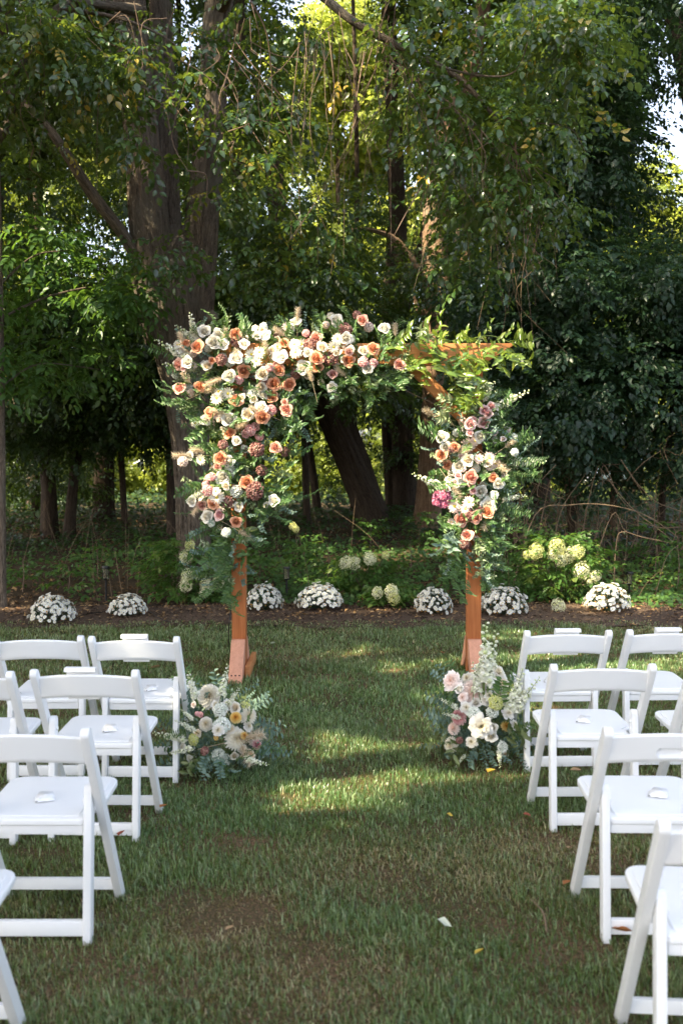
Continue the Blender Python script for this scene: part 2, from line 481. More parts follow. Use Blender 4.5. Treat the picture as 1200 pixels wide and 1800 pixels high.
# ------------------------------------------------------------------ leaves and sprays
def leaf_tri(w=0.5, fold=0.12, droop=0.15, fine=True):
    """one leaf along +Y of length 1, face up"""
    if fine:
        V = [(0, 0, 0), (-w * .42, .28, fold), (w * .42, .28, fold), (-w * .40, .62, fold - droop * .3), (w * .40, .62, fold - droop * .3), (0, 1, -droop), (0, .3, 0), (0, .65, -droop * .35)]
        F = [(0, 6, 1), (0, 2, 6), (1, 6, 7), (1, 7, 3), (6, 2, 4), (6, 4, 7), (3, 7, 5), (7, 4, 5)]
    else:
        V = [(0, 0, 0), (-w * .45, .45, fold), (w * .45, .45, fold), (0, 1, -droop), (0, .45, 0)]
        F = [(0, 4, 1), (0, 2, 4), (1, 4, 3), (4, 2, 3)]
    return np.array(V, float), np.array(F)
def leaf_flat(w=0.55, droop=0.2):
    return np.array([(0, 0, 0), (-w * .5, .45, .03), (w * .5, .45, .03), (0, 1, -droop)], float), np.array([(0, 2, 1), (1, 2, 3)])

def spray(r, n=9, L=0.35, leaf=0.08, w=0.55, kind='mid', spread=1.0, droop=0.35, compound=False):
    """a twig with leaves, along +X, roughly horizontal; returns V, F, per-face rnd"""
    A = Acc()
    seg = 4
    pts = np.array([[L * t, 0.02 * math.sin(3 * t + r.uniform(0, 6)), -droop * L * t * t] for t in np.linspace(0, 1, seg)])
    th = 0.0016 if kind != 'far' else 0.003
    if kind != 'far':
        for i in range(seg - 1):
            a, b = pts[i], pts[i + 1]
            V = np.array([a + (0, th, 0), a + (0, -th, 0), b + (0, 0, th)])
            A.add(V, np.array([(0, 1, 2)]), 0.3)
    LV, LF = leaf_tri(w, 0.10, 0.18, kind == 'near') if kind != 'far' else leaf_flat(w)
    for i in range(n):
        t = (i + 0.8) / n
        p = np.array([L * t, 0, -droop * L * t * t])
        side = 1 if i % 2 else -1
        az = side * r.uniform(0.5, 1.15) * spread if i < n - 1 else r.uniform(-.2, .2)
        pitch = -r.uniform(0.0, 0.75)
        roll = r.uniform(-0.5, 0.5)
        s = leaf * r.uniform(0.65, 1.2)
        R = Matrix.Rotation(az - PI / 2, 3, 'Z') @ Matrix.Rotation(pitch, 3, 'X') @ Matrix.Rotation(roll, 3, 'Y')
        V = (np.array(R) @ (LV * s).T).T + p + np.array([0, side * 0.012, 0])
        A.add(V, LF, r.uniform(-0.18, 0.18))
    V, F, R_, _ = A.arrays()
    return V, F, R_
_r = np.random.default_rng(5)
SPR = {
    'near': [spray(_r, int(_r.integers(6, 10)), _r.uniform(.26, .42), 0.088, 0.70, 'near', droop=.2) for _ in range(6)],
    'mid': [spray(_r, int(_r.integers(8, 12)), _r.uniform(.32, .46), 0.098, 0.68, 'mid', droop=.2) for _ in range(6)],
    'broad': [spray(_r, 7, _r.uniform(.3, .4), 0.125, 0.56, 'near', droop=.25) for _ in range(5)],
    'far': [spray(_r, 10, _r.uniform(.45, .6), 0.14, 0.75, 'far', droop=.2) for _ in range(6)],
    'shade': [spray(_r, 9, .55, 0.20, 0.75, 'far') for _ in range(4)],
}

# sunlit places: the gaps in the crowns that let these rays through
LIT = []
def lit(p, r): LIT.append((np.array(p, float), r))
def carve(P, grow=.14, tmin=0.6, skip_y=None):
    keep = np.ones(len(P), bool)
    for c, r in LIT:
        d = P - c
        t = d @ SUNV
        dist = np.linalg.norm(d - np.outer(t, SUNV), axis=1)
        wob = 1 + 0.35 * np.sin(P[:, 0] * 5.1 + P[:, 1] * 3.3) * np.sin(P[:, 2] * 4.3)
        keep &= ~((t > tmin) & (dist < r * wob + grow))
    return keep

def clumps_to_sprays(centers, radii, per, r, flat=0.6, droopy=0.0, shell=0.35):
    """positions and outward directions of sprays filling clumps"""
    P, D = [], []
    for c, R, n in zip(centers, radii, per):
        v = r.normal(0, 1, (n, 3)); v /= np.linalg.norm(v, axis=1, keepdims=True)
        q = r.uniform(shell, 1, (n, 1)) ** 0.6
        off = v * q * R * np.array([1, 1, flat])
        P.append(c + off)
        d = v * np.array([1, 1, 0.45]); d[:, 2] -= 0.15 + droopy * r.uniform(0, 1, n)
        D.append(d)
    return np.concatenate(P), np.concatenate(D)

def foliage_mesh(name, P, D, kind, mat, r, tone=0.45, tone_var=0.16, scale=(0.8, 1.25), clump_tone=None):
    A = Acc()
    if len(P) == 0: return None
    k = r.integers(0, len(SPR[kind]), len(P))
    big = 0.12 * N1(P[:, 0] + P[:, 2] * .7, P[:, 1] + P[:, 2], 1.1, 2)
    for j, (V, F, R) in enumerate(SPR[kind]):
        s = k == j
        if not s.any(): continue
        n = int(s.sum())
        D2 = D[s] / np.linalg.norm(D[s], axis=1, keepdims=True)
        up = np.array([0, 0, 1.0])
        Y = np.cross(up, D2) + r.normal(0, .25, (n, 3))
        Y -= D2 * (Y * D2).sum(1, keepdims=True); Y /= np.linalg.norm(Y, axis=1, keepdims=True) + 1e-9
        Z = np.cross(D2, Y)
        Mx = np.stack([D2, Y, Z], axis=2)
        VV, FF = instance(V, F, Mx, P[s], r.uniform(scale[0], scale[1], n))
        tn = tone + r.normal(0, tone_var, n) + big[s]
        RR = np.clip(np.tile(R, n) + np.repeat(tn, len(F)), 0, 1)
        A.add(VV, FF, RR)
    return A.mesh(name, mat)

def in_box(r, n, x0, x1, y0, y1, Y0, Y1):
    out_ = []
    for _ in range(n):
        Yd = r.uniform(Y0, Y1)
        out_.append(U(r.uniform(x0, x1), r.uniform(y0, y1), Yd))
    return np.array(out_)

def make_tree(name, label, seed, trunk, boxes, leafkind, leafmat, bark='darkbark', group=None, cat='tree', limbs=(), tone=0.45,
              carve_it=True, sides=14, ridge=0.01, base=None, droopy=0.05, twigs=0, tone_var=.16, crown='crown', scale=(.8, 1.25)):
    """trunk: [(px, py, Y, half-width in px)], boxes: [(x0,x1,y0,y1,Y0,Y1,clumps,radius m,sprays per clump)]"""
    r = np.random.default_rng(seed)
    pts, rad = [], []
    for (px, py, Y, w) in trunk:
        pts.append(U(px, py, Y)); rad.append(w * Y / FPX)
    if base is None: base = (pts[0][0], pts[0][1], float(gz(pts[0][0], pts[0][1])))
    pts[0][2] = min(pts[0][2], base[2]) - 0.1
    off = np.array(base)
    root = empty(name, base, label, cat, group)
    tm = tube_mesh('trunk', [dict(P=[p - off for p in pts], R=rad, sides=sides, per=6, ridge=ridge, seed=seed, flare=0.35)], M[bark])
    link('trunk', tm, root)
    for li, lb in enumerate(limbs):
        P_ = [U(px, py, Y) - off for (px, py, Y, w) in lb]
        R_ = [w * Y / FPX for (px, py, Y, w) in lb]
        link('limb', tube_mesh('limb', [dict(P=P_, R=R_, sides=max(6, sides // 2), per=6, ridge=ridge * .6, seed=seed + li)], M[bark]), root)
    C, RR, NN = [], [], []
    for (x0, x1, y0, y1, Y0, Y1, nc, rad_, per) in boxes:
        C.append(in_box(r, nc, x0, x1, y0, y1, Y0, Y1)); RR += list(r.uniform(.6, 1.25, nc) * rad_); NN += [per] * nc
    if C:
        C = np.concatenate(C)
        P, D = clumps_to_sprays(C, RR, NN, r, 0.62, droopy)
        if carve_it:
            k = carve(P); P, D = P[k], D[k]
        ok = P[:, 2] > 0.3
        P, D = P[ok], D[ok]
        me = foliage_mesh(crown, P - off, D, leafkind, M[leafmat], r, tone, tone_var, scale)
        if me: link(crown, me, root)
        if twigs:
            specs = []
            anchors = [q for lb in ([[(a, b, c, d) for (a, b, c, d) in trunk]] + list(limbs)) for q in [U(a_, b_, c_) for (a_, b_, c_, d_) in lb]]
            anchors = np.array(anchors)
            for c in C[r.permutation(len(C))[:twigs]]:
                a0 = anchors[np.argmin(np.linalg.norm(anchors - c, axis=1) + r.uniform(0, 1.5, len(anchors)))]
                m_ = (a0 + c) / 2 + r.normal(0, .18, 3) + np.array([0, 0, .25])
                e_ = c + r.normal(0, .3, 3) - np.array([0, 0, .35])
                specs.append(dict(P=[a0 - off, m_ - off, c - off, e_ - off], R=[.022, .014, .008, .003], sides=5, per=4))
            if specs: link('twigs', tube_mesh('twigs', specs, M['twig']), root)['kind'] = 'stuff'
    return root

# ---- where the sun comes through
for (px, py, Y, r) in ((830, 610, 7.6, .42), (740, 610, 7.6, .25), (900, 615, 7.6, .3), (840, 690, 7.6, .22), (810, 800, 7.5, .16), (860, 800, 7.5, .14), (850, 880, 7.5, .18), (390, 605, 7.5, .26), (470, 630, 7.5, .22), (560, 600, 7.5, .30), (630, 610, 7.5, .22),
                       (440, 700, 7.5, .24), (680, 620, 7.5, .2), (390, 800, 7.5, .12), (410, 860, 7.5, .12), (985, 985, 11.6, .32), (625, 988, 12, .22), (680, 1045, 11.1, .2), (335, 1005, 11.6, .2), (925, 800, 7.5, .16),
                       (835, 1190, 7.3, .2), (800, 1240, 7.2, .18), (385, 1250, 7.0, .12), (870, 1140, 7.3, .12),
                       (765, 420, 20, .45), (770, 640, 20, .3), (365, 130, 12.4, .18), (262, 300, 12.2, .03), (480, 215, 10.4, .3), (620, 150, 10.5, .25), (1000, 60, 10.5, .35), (330, 170, 10.4, .2),
                       (450, 290, 11, .3), (120, 80, 10.4, .25), (700, 930, 16.5, 0.7), (600, 990, 13.2, .3), (640, 960, 14, .35), (960, 970, 11.8, .3), (1170, 1040, 11.5, .25),
                       (540, 870, 30, 2.2), (250, 860, 30, 2.5), (210, 480, 14, .35), (1100, 640, 16, .3), (560, 1050, 10.9, .12), (1070, 1060, 10.8, .22), (40, 1060, 11.2, .25)):
    lit(U(px, py, Y), r)
for (px, py, r) in ((640, 1322, .2), (590, 1332, .17), (690, 1316, .17), (735, 1312, .1), (560, 1390, .15), (520, 1345, .08), (620, 1292, .06), (700, 1140, .14), (750, 1138, .14), (655, 1142, .06), (900, 1108, .12), (1000, 1105, .10), (850, 1135, .06),
                    (600, 1400, .05), (480, 1330, .03), (1110, 1180, .10), (470, 1345, .03), (820, 1360, .03), (930, 1240, .04)):
    lit(ground_at(px, py), r)

# ---- tall trees left of and behind the photographer, whose crowns shade the lawn
def shade_tree(x, y, zc, R, seed, label, n=1500, extra=()):
    r = np.random.default_rng(seed)
    root = empty('shade_tree', (x, y, 0), label, 'tree', 'tall shade trees beside the lawn')
    link('trunk', tube_mesh('trunk', [dict(P=[(0, 0, -.1), (.1, .1, zc * .35), (-.1, 0, zc * .7), (0, .1, zc + R * .3)], R=[.3, .24, .18, .06], sides=12, per=5, ridge=.02, seed=seed, flare=.3)], M['bark']), root)
    C, RR, NN = [], [], []
    nc = 46
    v = r.normal(0, 1, (nc, 3)); v /= np.linalg.norm(v, axis=1, keepdims=True)
    C = np.array([x, y, zc]) + v * (r.uniform(.15, 1, (nc, 1)) ** .5) * np.array([R, R, R * .95])
    P, D = clumps_to_sprays(C, r.uniform(.9, 1.5, nc) * 1.15, [int(n * 2.4) // nc] * nc, r, .6, .2, .1)
    k = carve(P, .28, 1.5); P, D = P[k], D[k]
    k = P[:, 2] > 2.2; P, D = P[k], D[k]
    link('crown', foliage_mesh('crown', P - np.array([x, y, 0]), D, 'shade', M['woodleaf'], r), root)
shade_tree(-8.2, -1.0, 8.2, 3.8, 31, 'tall leafy tree left of the lawn, nearest the back rows of chairs')
shade_tree(-9.0, 4.2, 9.0, 4.6, 32, 'tall leafy tree left of the lawn beside the front chairs', 2400)
shade_tree(-10.6, 9.6, 10.5, 5.2, 33, 'tall leafy tree at the left edge where lawn meets wood', 2600)
shade_tree(-13.0, 16.5, 10.5, 6.0, 34, 'tall leafy tree left inside the edge of the wood', 2600)
shade_tree(-4.6, -4.6, 7.6, 3.2, 35, 'tall leafy tree behind the photographer on the left', 1500)

# ---- the big three-stemmed tree
def big_tree():
    Y = 12.6
    base = (float(U(345, 1000, Y)[0]), Y, float(gz(-1.8, Y)))
    off = np.array(base)
    root = empty('large_tree', base, 'massive grey tree with three upright stems rising behind the flowered left side of the arch', 'tree')
    def T(pts, ridge, seed, sides=96, per=16, flare=0, nm='trunk'):
        P = [U(px, py, y) - off for (px, py, y, w) in pts]; R = [w * y / FPX for (px, py, y, w) in pts]
        if flare: P[0][2] = -0.15
        link(nm, tube_mesh(nm, [dict(P=P, R=R, sides=sides, per=per, ridge=ridge, seed=seed, flare=flare)], M['bark']), root)
    T([(345, 1060, Y, 30), (340, 960, Y, 26), (338, 860, Y, 27), (334, 760, Y, 30), (328, 680, Y, 37), (322, 610, Y, 47), (316, 550, Y, 53), (310, 490, Y, 50), (312, 440, Y, 36), (320, 400, Y + .05, 15)], 0.034, 3, 128, 20, 0.25)
    T([(292, 600, Y - .02, 36), (275, 520, Y - .05, 40), (268, 440, Y - .08, 37), (258, 340, Y - .1, 33), (248, 220, Y - .1, 29), (236, 100, Y - .1, 27), (226, -40, Y, 26), (212, -220, Y + .2, 22), (190, -420, Y + .4, 14)], 0.028, 4, nm='stem')
    T([(305, 560, Y + .3, 26), (297, 470, Y + .35, 26), (292, 380, Y + .4, 23), (290, 260, Y + .4, 20), (288, 120, Y + .4, 18), (282, -60, Y + .5, 17), (290, -300, Y + .8, 12)], 0.022, 5, nm='stem')
    T([(338, 610, Y - .02, 32), (345, 530, Y - .03, 34), (352, 450, Y, 31), (360, 350, Y, 27), (370, 250, Y, 27), (374, 140, Y, 25), (385, 20, Y, 23), (400, -160, Y, 20), (420, -380, Y, 12)], 0.026, 6, nm='stem')
    T([(268, 520, Y - .1, 15), (250, 470, Y - .2, 12), (215, 410, Y - .3, 10), (165, 345, Y - .4, 10), (120, 275, Y - .5, 9), (85, 225, Y - .5, 8), (40, 180, Y - .5, 6), (-40, 120, Y - .5, 4)], 0.008, 7, 24, 8, nm='limb')
    T([(385, 20, Y, 14), (420, -40, Y - .8, 12), (500, -50, Y - 1.6, 10), (560, -12, Y - 2, 8), (625, 40, Y - 2.2, 7), (700, 80, Y - 2.3, 6), (780, 120, Y - 2.4, 5), (830, 160, Y - 2.4, 4), (875, 215, Y - 2.4, 3), (905, 265, Y - 2.4, 1.8), (930, 330, Y - 2.4, .8)], 0.004, 8, 10, 8, nm='limb')
    T([(700, 78, Y - 2.3, 3), (760, 112, Y - 2.5, 2.4), (845, 133, Y - 2.7, 2.0), (905, 125, Y - 2.8, 1.6), (930, 60, Y - 2.8, 1.2), (940, 0, Y - 2.9, .7)], 0.001, 9, 6, 6, nm='limb')
    T([(880, 205, Y - 2.4, 2.0), (930, 215, Y - 2.5, 1.6), (1000, 225, Y - 2.6, 1.0), (1030, 270, Y - 2.6, .6)], 0.001, 10, 6, 6, nm='limb')
    T([(248, 20, Y - .3, 12), (205, 12, Y - 1.0, 8), (150, 5, Y - 1.5, 7.5), (100, 15, Y - 1.8, 6), (75, 60, Y - 1.9, 5), (45, 105, Y - 2, 6), (10, 140, Y - 2, 8), (-40, 180, Y - 2, 9)], 0.004, 11, 10, 8, nm='limb')
    T([(100, 15, Y - 1.8, 5), (160, 22, Y - 1.9, 4), (215, 33, Y - 2, 3), (280, 60, Y - 2.1, 2), (330, 95, Y - 2.1, 1)], 0.002, 12, 8, 6, nm='limb')
    T([(-40, 280, Y - 1.5, 9), (0, 240, Y - 1.6, 9), (20, 200, Y - 1.6, 7), (30, 150, Y - 1.7, 5)], 0.003, 13, 8, 6, nm='limb')
    # burr at the fork
    kn = Acc()
    for (px, py, rr) in ((306, 463, 9), (300, 478, 6), (372, 556, 10), (342, 575, 8)):
        bm = bmesh.new(); bmesh.ops.create_icosphere(bm, subdivisions=3, radius=rr * Y / FPX)
        V = np.array([v.co for v in bm.verts]); F = np.array([[l.index for l in f.verts] for f in bm.faces]); bm.free()
        V = V * (1 + .16 * np.sin(V[:, :1] * 90 + rr) * np.sin(V[:, 2:] * 80)); V[:, 1] *= .6
        kn.add(V + U(px, py, Y - .36) - off, F)
    link('burr', kn.mesh('burr', M['bark'], True), root)['kind'] = 'stuff'
    # thin bare hanging twigs
    r = np.random.default_rng(77)
    specs = []
    def tw(p, q, sag, w=.006, ydepth=10.2):
        a, b = U(p[0], p[1], ydepth + r.uniform(-.4, .4)), U(q[0], q[1], ydepth + r.uniform(-.4, .4))
        m1 = a * .66 + b * .34 + r.normal(0, .06, 3) + np.array([0, 0, sag]); m2 = a * .33 + b * .67 + r.normal(0, .08, 3) + np.array([0, 0, sag * .7])
        specs.append(dict(P=[a - off, m1 - off, m2 - off, b - off], R=[w, w * .8, w * .55, w * .3], sides=5, per=5))
        return [m1, m2, b]
    for _ in range(26):
        x = r.uniform(520, 700); y = r.uniform(-20, 90); q = tw((x, y), (x + r.normal(0, 45), y + r.uniform(140, 420)), .02, r.uniform(.003, .006))
    for _ in range(40):
        x = r.uniform(60, 520); y = r.uniform(-10, 150); tw((x, y), (x + r.normal(40, 80), y + r.uniform(60, 300)), .03, r.uniform(.003, .006))
    for _ in range(50):
        t = r.uniform(0, 1); x = 640 + 280 * t; y = 60 + 230 * t; tw((x, y), (x + r.normal(20, 90), y + r.uniform(50, 330)), .04, r.uniform(.003, .006))
    for (p, q) in (((300, 165), (392, 265)), ((392, 265), (455, 300)), ((262, 170), (330, 300)), ((330, 300), (390, 345)), ((440, 0), (478, 210)), ((390, 235), (500, 235)), ((760, 300), (690, 420)), ((905, 250), (870, 420)), ((640, 90), (560, 300))):
        tw(p, q, .03, .008)
    for (a, b) in (((30, -60), (35, 100)), ((35, 100), (60, 260)), ((60, 260), (75, 320))): tw(a, b, 0, .006)
    link('twigs', tube_mesh('twigs', specs, M['twig']), root)['kind'] = 'stuff'
    # leaves
    C, RR, NN = [], [], []
    def B(x0, x1, y0, y1, Y0, Y1, nc, rad, per):
        C.append(in_box(r, nc, x0, x1, y0, y1, Y0, Y1)); RR.extend(r.uniform(.6, 1.25, nc) * rad); NN.extend([per] * nc)
    B(-150, 1350, -420, -120, 9.8, 13.5, 46, .75, 26)     # over the top edge
    B(-80, 200, -60, 60, 9.8, 11.5, 12, .38, 16)
    B(60, 520, 40, 170, 9.6, 11.2, 16, .30, 13)
    B(120, 300, 90, 150, 9.8, 10.6, 7, .25, 12)
    B(-60, 130, 150, 300, 10, 11.5, 6, .3, 12)
    B(150, 260, 180, 300, 10, 11, 3, .2, 10)
    B(400, 540, -20, 190, 10, 11.6, 12, .34, 14)
    B(380, 560, 190, 330, 10, 12, 10, .30, 12)
    B(430, 600, 330, 520, 10.5, 12, 9, .3, 12)
    B(560, 1050, -60, 90, 9.8, 11.5, 16, .34, 13)
    B(700, 1010, 60, 230, 9.6, 11, 16, .30, 12)
    B(720, 1000, 200, 420, 9.8, 11.3, 20, .30, 11)
    B(230, 420, 20, 300, 10.2, 11.8, 5, .22, 9)
    B(250, 420, 300, 480, 10.8, 12, 6, .22, 8)
    B(-60, 200, 60, 330, 10.2, 11.8, 12, .3, 12)
    B(880, 1060, 0, 130, 9.4, 10.2, 12, .25, 14)
    B(700, 820, 180, 420, 10.5, 12, 9, .3, 9)
    B(820, 940, 280, 520, 10, 11.5, 9, .28, 10)
    C = np.concatenate(C)
    P, D = clumps_to_sprays(C, RR, NN, r, .7, .35, .1)
    k = carve(P, .1); P, D = P[k], D[k]
    # keep the view of the stems fairly open
    link('crown', foliage_mesh('crown', P - off, D, 'near', M['nearleaf'], r, .46, .2, (.8, 1.2)), root)
    # a few yellow leaves
    C = np.array([U(*c) for c in ((235, 115, 10), (215, 105, 10), (165, 135, 10), (440, 270, 10.5), (445, 280, 10.5), (60, 30, 9.8), (480, 425, 11), (610, 130, 10.5))])
    P, D = clumps_to_sprays(C, [.14] * len(C), [4] * len(C), r, .8, .7, 0)
    link('yellow_leaves', foliage_mesh('yellow_leaves', P - off, D, 'near', M['nearleaf'], r, .93, .05), root)['kind'] = 'stuff'
big_tree()

# ---- left: box elder style foliage hanging in front of the dark, and the thin trunk at the frame edge
make_tree('young_tree', 'slender grey trunk at the left frame edge with broad light green leaves reaching right', 41,
          [(4, 1045, 11.3, 8), (4, 900, 11.3, 6.5), (3, 700, 11.3, 6), (0, 500, 11.3, 5.5), (-4, 300, 11.4, 5), (-12, 100, 11.5, 4)],
          [(-60, 130, 410, 480, 11, 12.4, 8, .28, 14), (0, 260, 500, 545, 11.2, 12.3, 9, .26, 13), (110, 250, 450, 560, 11.5, 12.2, 5, .25, 11), (20, 200, 570, 700, 11.2, 12.6, 9, .28, 11), (-60, 60, 600, 680, 11, 12, 5, .25, 10), (-260, -40, 300, 700, 10.5, 12.5, 16, .4, 16), (100, 260, 620, 660, 11.8, 12.4, 3, .22, 9)],
          'broad', 'broadleaf', 'bark', limbs=[[(0, 560, 11.3, 2.5), (90, 520, 11.6, 2), (200, 500, 11.8, 1.2), (270, 515, 11.9, .6)], [(0, 500, 11.3, 2.5), (60, 450, 11.5, 1.6), (120, 440, 11.6, .8)], [(2, 680, 11.3, 2.5), (70, 640, 11.6, 1.6), (180, 650, 12, .8)]],
          tone=.42, ridge=.004, carve_it=False, scale=(.75, 1.1))

# ---- the wood: each tree its own trunk and crown
WG = 'trees of the dark wood behind the arch'
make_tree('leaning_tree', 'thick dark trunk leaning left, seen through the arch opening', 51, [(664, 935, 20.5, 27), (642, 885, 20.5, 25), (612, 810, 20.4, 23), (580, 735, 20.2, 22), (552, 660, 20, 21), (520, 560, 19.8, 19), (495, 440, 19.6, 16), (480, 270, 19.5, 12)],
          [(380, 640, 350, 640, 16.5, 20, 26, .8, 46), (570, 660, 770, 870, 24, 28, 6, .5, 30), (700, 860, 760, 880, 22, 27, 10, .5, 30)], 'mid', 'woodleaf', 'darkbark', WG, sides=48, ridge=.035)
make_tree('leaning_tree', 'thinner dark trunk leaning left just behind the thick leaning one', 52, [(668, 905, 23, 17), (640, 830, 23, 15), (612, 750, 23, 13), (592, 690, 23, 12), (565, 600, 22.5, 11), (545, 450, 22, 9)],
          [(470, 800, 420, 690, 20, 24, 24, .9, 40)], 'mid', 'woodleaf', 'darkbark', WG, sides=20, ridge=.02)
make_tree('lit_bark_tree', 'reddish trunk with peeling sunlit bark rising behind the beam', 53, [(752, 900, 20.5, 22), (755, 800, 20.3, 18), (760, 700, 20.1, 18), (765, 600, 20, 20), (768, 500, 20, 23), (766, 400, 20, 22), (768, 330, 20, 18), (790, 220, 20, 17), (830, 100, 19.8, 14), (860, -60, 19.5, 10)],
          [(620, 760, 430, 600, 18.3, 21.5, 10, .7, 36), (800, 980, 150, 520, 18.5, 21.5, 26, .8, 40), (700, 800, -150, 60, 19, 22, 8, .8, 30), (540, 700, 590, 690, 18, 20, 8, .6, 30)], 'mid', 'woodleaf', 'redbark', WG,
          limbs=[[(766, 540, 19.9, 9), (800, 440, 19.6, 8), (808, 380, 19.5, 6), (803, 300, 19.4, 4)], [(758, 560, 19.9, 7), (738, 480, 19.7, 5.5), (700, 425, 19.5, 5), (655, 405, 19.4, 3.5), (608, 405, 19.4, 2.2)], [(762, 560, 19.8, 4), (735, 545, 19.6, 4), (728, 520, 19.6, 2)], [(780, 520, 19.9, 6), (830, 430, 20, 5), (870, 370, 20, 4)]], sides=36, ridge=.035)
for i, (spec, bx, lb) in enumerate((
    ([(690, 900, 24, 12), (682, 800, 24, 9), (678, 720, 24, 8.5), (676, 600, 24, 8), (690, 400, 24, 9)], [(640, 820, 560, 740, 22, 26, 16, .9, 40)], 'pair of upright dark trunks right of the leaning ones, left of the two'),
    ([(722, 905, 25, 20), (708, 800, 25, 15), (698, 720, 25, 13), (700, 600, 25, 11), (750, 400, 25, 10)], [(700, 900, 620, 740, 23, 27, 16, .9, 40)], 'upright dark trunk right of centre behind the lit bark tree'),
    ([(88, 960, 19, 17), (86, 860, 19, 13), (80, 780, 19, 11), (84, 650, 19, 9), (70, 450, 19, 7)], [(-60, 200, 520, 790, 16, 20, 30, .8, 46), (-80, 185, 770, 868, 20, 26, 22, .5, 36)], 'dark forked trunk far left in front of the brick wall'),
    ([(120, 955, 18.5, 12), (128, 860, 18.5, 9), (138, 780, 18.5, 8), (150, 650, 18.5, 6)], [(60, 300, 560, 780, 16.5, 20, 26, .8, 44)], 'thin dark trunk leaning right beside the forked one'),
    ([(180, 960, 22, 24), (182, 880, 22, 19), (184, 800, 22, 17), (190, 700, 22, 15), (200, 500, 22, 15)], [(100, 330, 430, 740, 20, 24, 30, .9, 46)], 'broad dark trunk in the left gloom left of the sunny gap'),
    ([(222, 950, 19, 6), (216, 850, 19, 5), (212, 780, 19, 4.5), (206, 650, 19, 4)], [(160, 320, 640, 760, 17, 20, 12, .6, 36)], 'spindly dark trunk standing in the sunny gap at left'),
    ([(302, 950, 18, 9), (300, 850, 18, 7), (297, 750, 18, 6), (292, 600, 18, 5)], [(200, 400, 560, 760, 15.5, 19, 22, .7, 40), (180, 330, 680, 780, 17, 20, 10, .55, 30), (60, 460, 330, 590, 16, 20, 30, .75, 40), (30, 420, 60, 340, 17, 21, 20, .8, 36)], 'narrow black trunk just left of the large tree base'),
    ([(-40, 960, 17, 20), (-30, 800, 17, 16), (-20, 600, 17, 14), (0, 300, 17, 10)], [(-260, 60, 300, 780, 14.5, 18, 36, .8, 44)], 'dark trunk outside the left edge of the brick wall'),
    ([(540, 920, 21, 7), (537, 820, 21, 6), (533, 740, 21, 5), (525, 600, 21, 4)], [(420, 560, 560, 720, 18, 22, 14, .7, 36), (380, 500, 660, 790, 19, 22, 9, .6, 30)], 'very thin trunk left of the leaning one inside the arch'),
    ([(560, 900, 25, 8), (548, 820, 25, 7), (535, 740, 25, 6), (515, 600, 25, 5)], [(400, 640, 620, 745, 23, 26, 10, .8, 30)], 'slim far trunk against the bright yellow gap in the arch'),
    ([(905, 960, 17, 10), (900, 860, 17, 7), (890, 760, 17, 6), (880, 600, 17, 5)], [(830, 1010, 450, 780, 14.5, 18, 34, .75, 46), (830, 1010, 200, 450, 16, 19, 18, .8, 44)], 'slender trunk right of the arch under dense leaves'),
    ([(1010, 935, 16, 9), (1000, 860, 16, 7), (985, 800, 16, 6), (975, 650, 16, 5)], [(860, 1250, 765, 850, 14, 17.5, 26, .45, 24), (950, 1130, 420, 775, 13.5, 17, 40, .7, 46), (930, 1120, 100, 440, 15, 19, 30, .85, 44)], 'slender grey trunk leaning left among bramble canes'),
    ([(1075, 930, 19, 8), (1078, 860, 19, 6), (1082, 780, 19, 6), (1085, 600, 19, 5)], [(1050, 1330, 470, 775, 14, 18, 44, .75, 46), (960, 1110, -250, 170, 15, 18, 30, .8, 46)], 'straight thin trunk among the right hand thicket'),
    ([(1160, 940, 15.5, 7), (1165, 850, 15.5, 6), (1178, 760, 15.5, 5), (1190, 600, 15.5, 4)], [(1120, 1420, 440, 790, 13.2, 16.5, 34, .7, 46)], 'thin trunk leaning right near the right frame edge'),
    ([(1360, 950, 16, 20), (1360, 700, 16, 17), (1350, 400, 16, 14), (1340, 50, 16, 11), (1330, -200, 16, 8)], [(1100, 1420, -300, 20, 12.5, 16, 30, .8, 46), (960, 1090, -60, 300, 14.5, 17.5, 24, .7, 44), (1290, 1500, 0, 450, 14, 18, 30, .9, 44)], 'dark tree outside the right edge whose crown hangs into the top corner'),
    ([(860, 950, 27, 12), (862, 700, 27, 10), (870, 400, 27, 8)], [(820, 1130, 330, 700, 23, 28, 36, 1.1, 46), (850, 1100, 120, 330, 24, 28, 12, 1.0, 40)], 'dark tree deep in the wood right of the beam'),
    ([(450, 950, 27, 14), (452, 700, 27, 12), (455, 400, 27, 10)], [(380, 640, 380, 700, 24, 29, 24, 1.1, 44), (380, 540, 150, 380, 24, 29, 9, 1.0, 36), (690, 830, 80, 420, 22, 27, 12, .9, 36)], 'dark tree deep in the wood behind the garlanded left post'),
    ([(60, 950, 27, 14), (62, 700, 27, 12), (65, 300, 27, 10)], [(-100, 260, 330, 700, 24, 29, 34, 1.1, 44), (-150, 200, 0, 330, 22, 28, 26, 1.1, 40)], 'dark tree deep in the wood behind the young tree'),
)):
    make_tree('woodland_tree', lb, 60 + i, spec, bx, 'mid', 'blueleaf' if spec[0][0] > 850 and spec[0][2] < 20 else 'woodleaf', 'darkbark', WG, sides=12, ridge=.012)

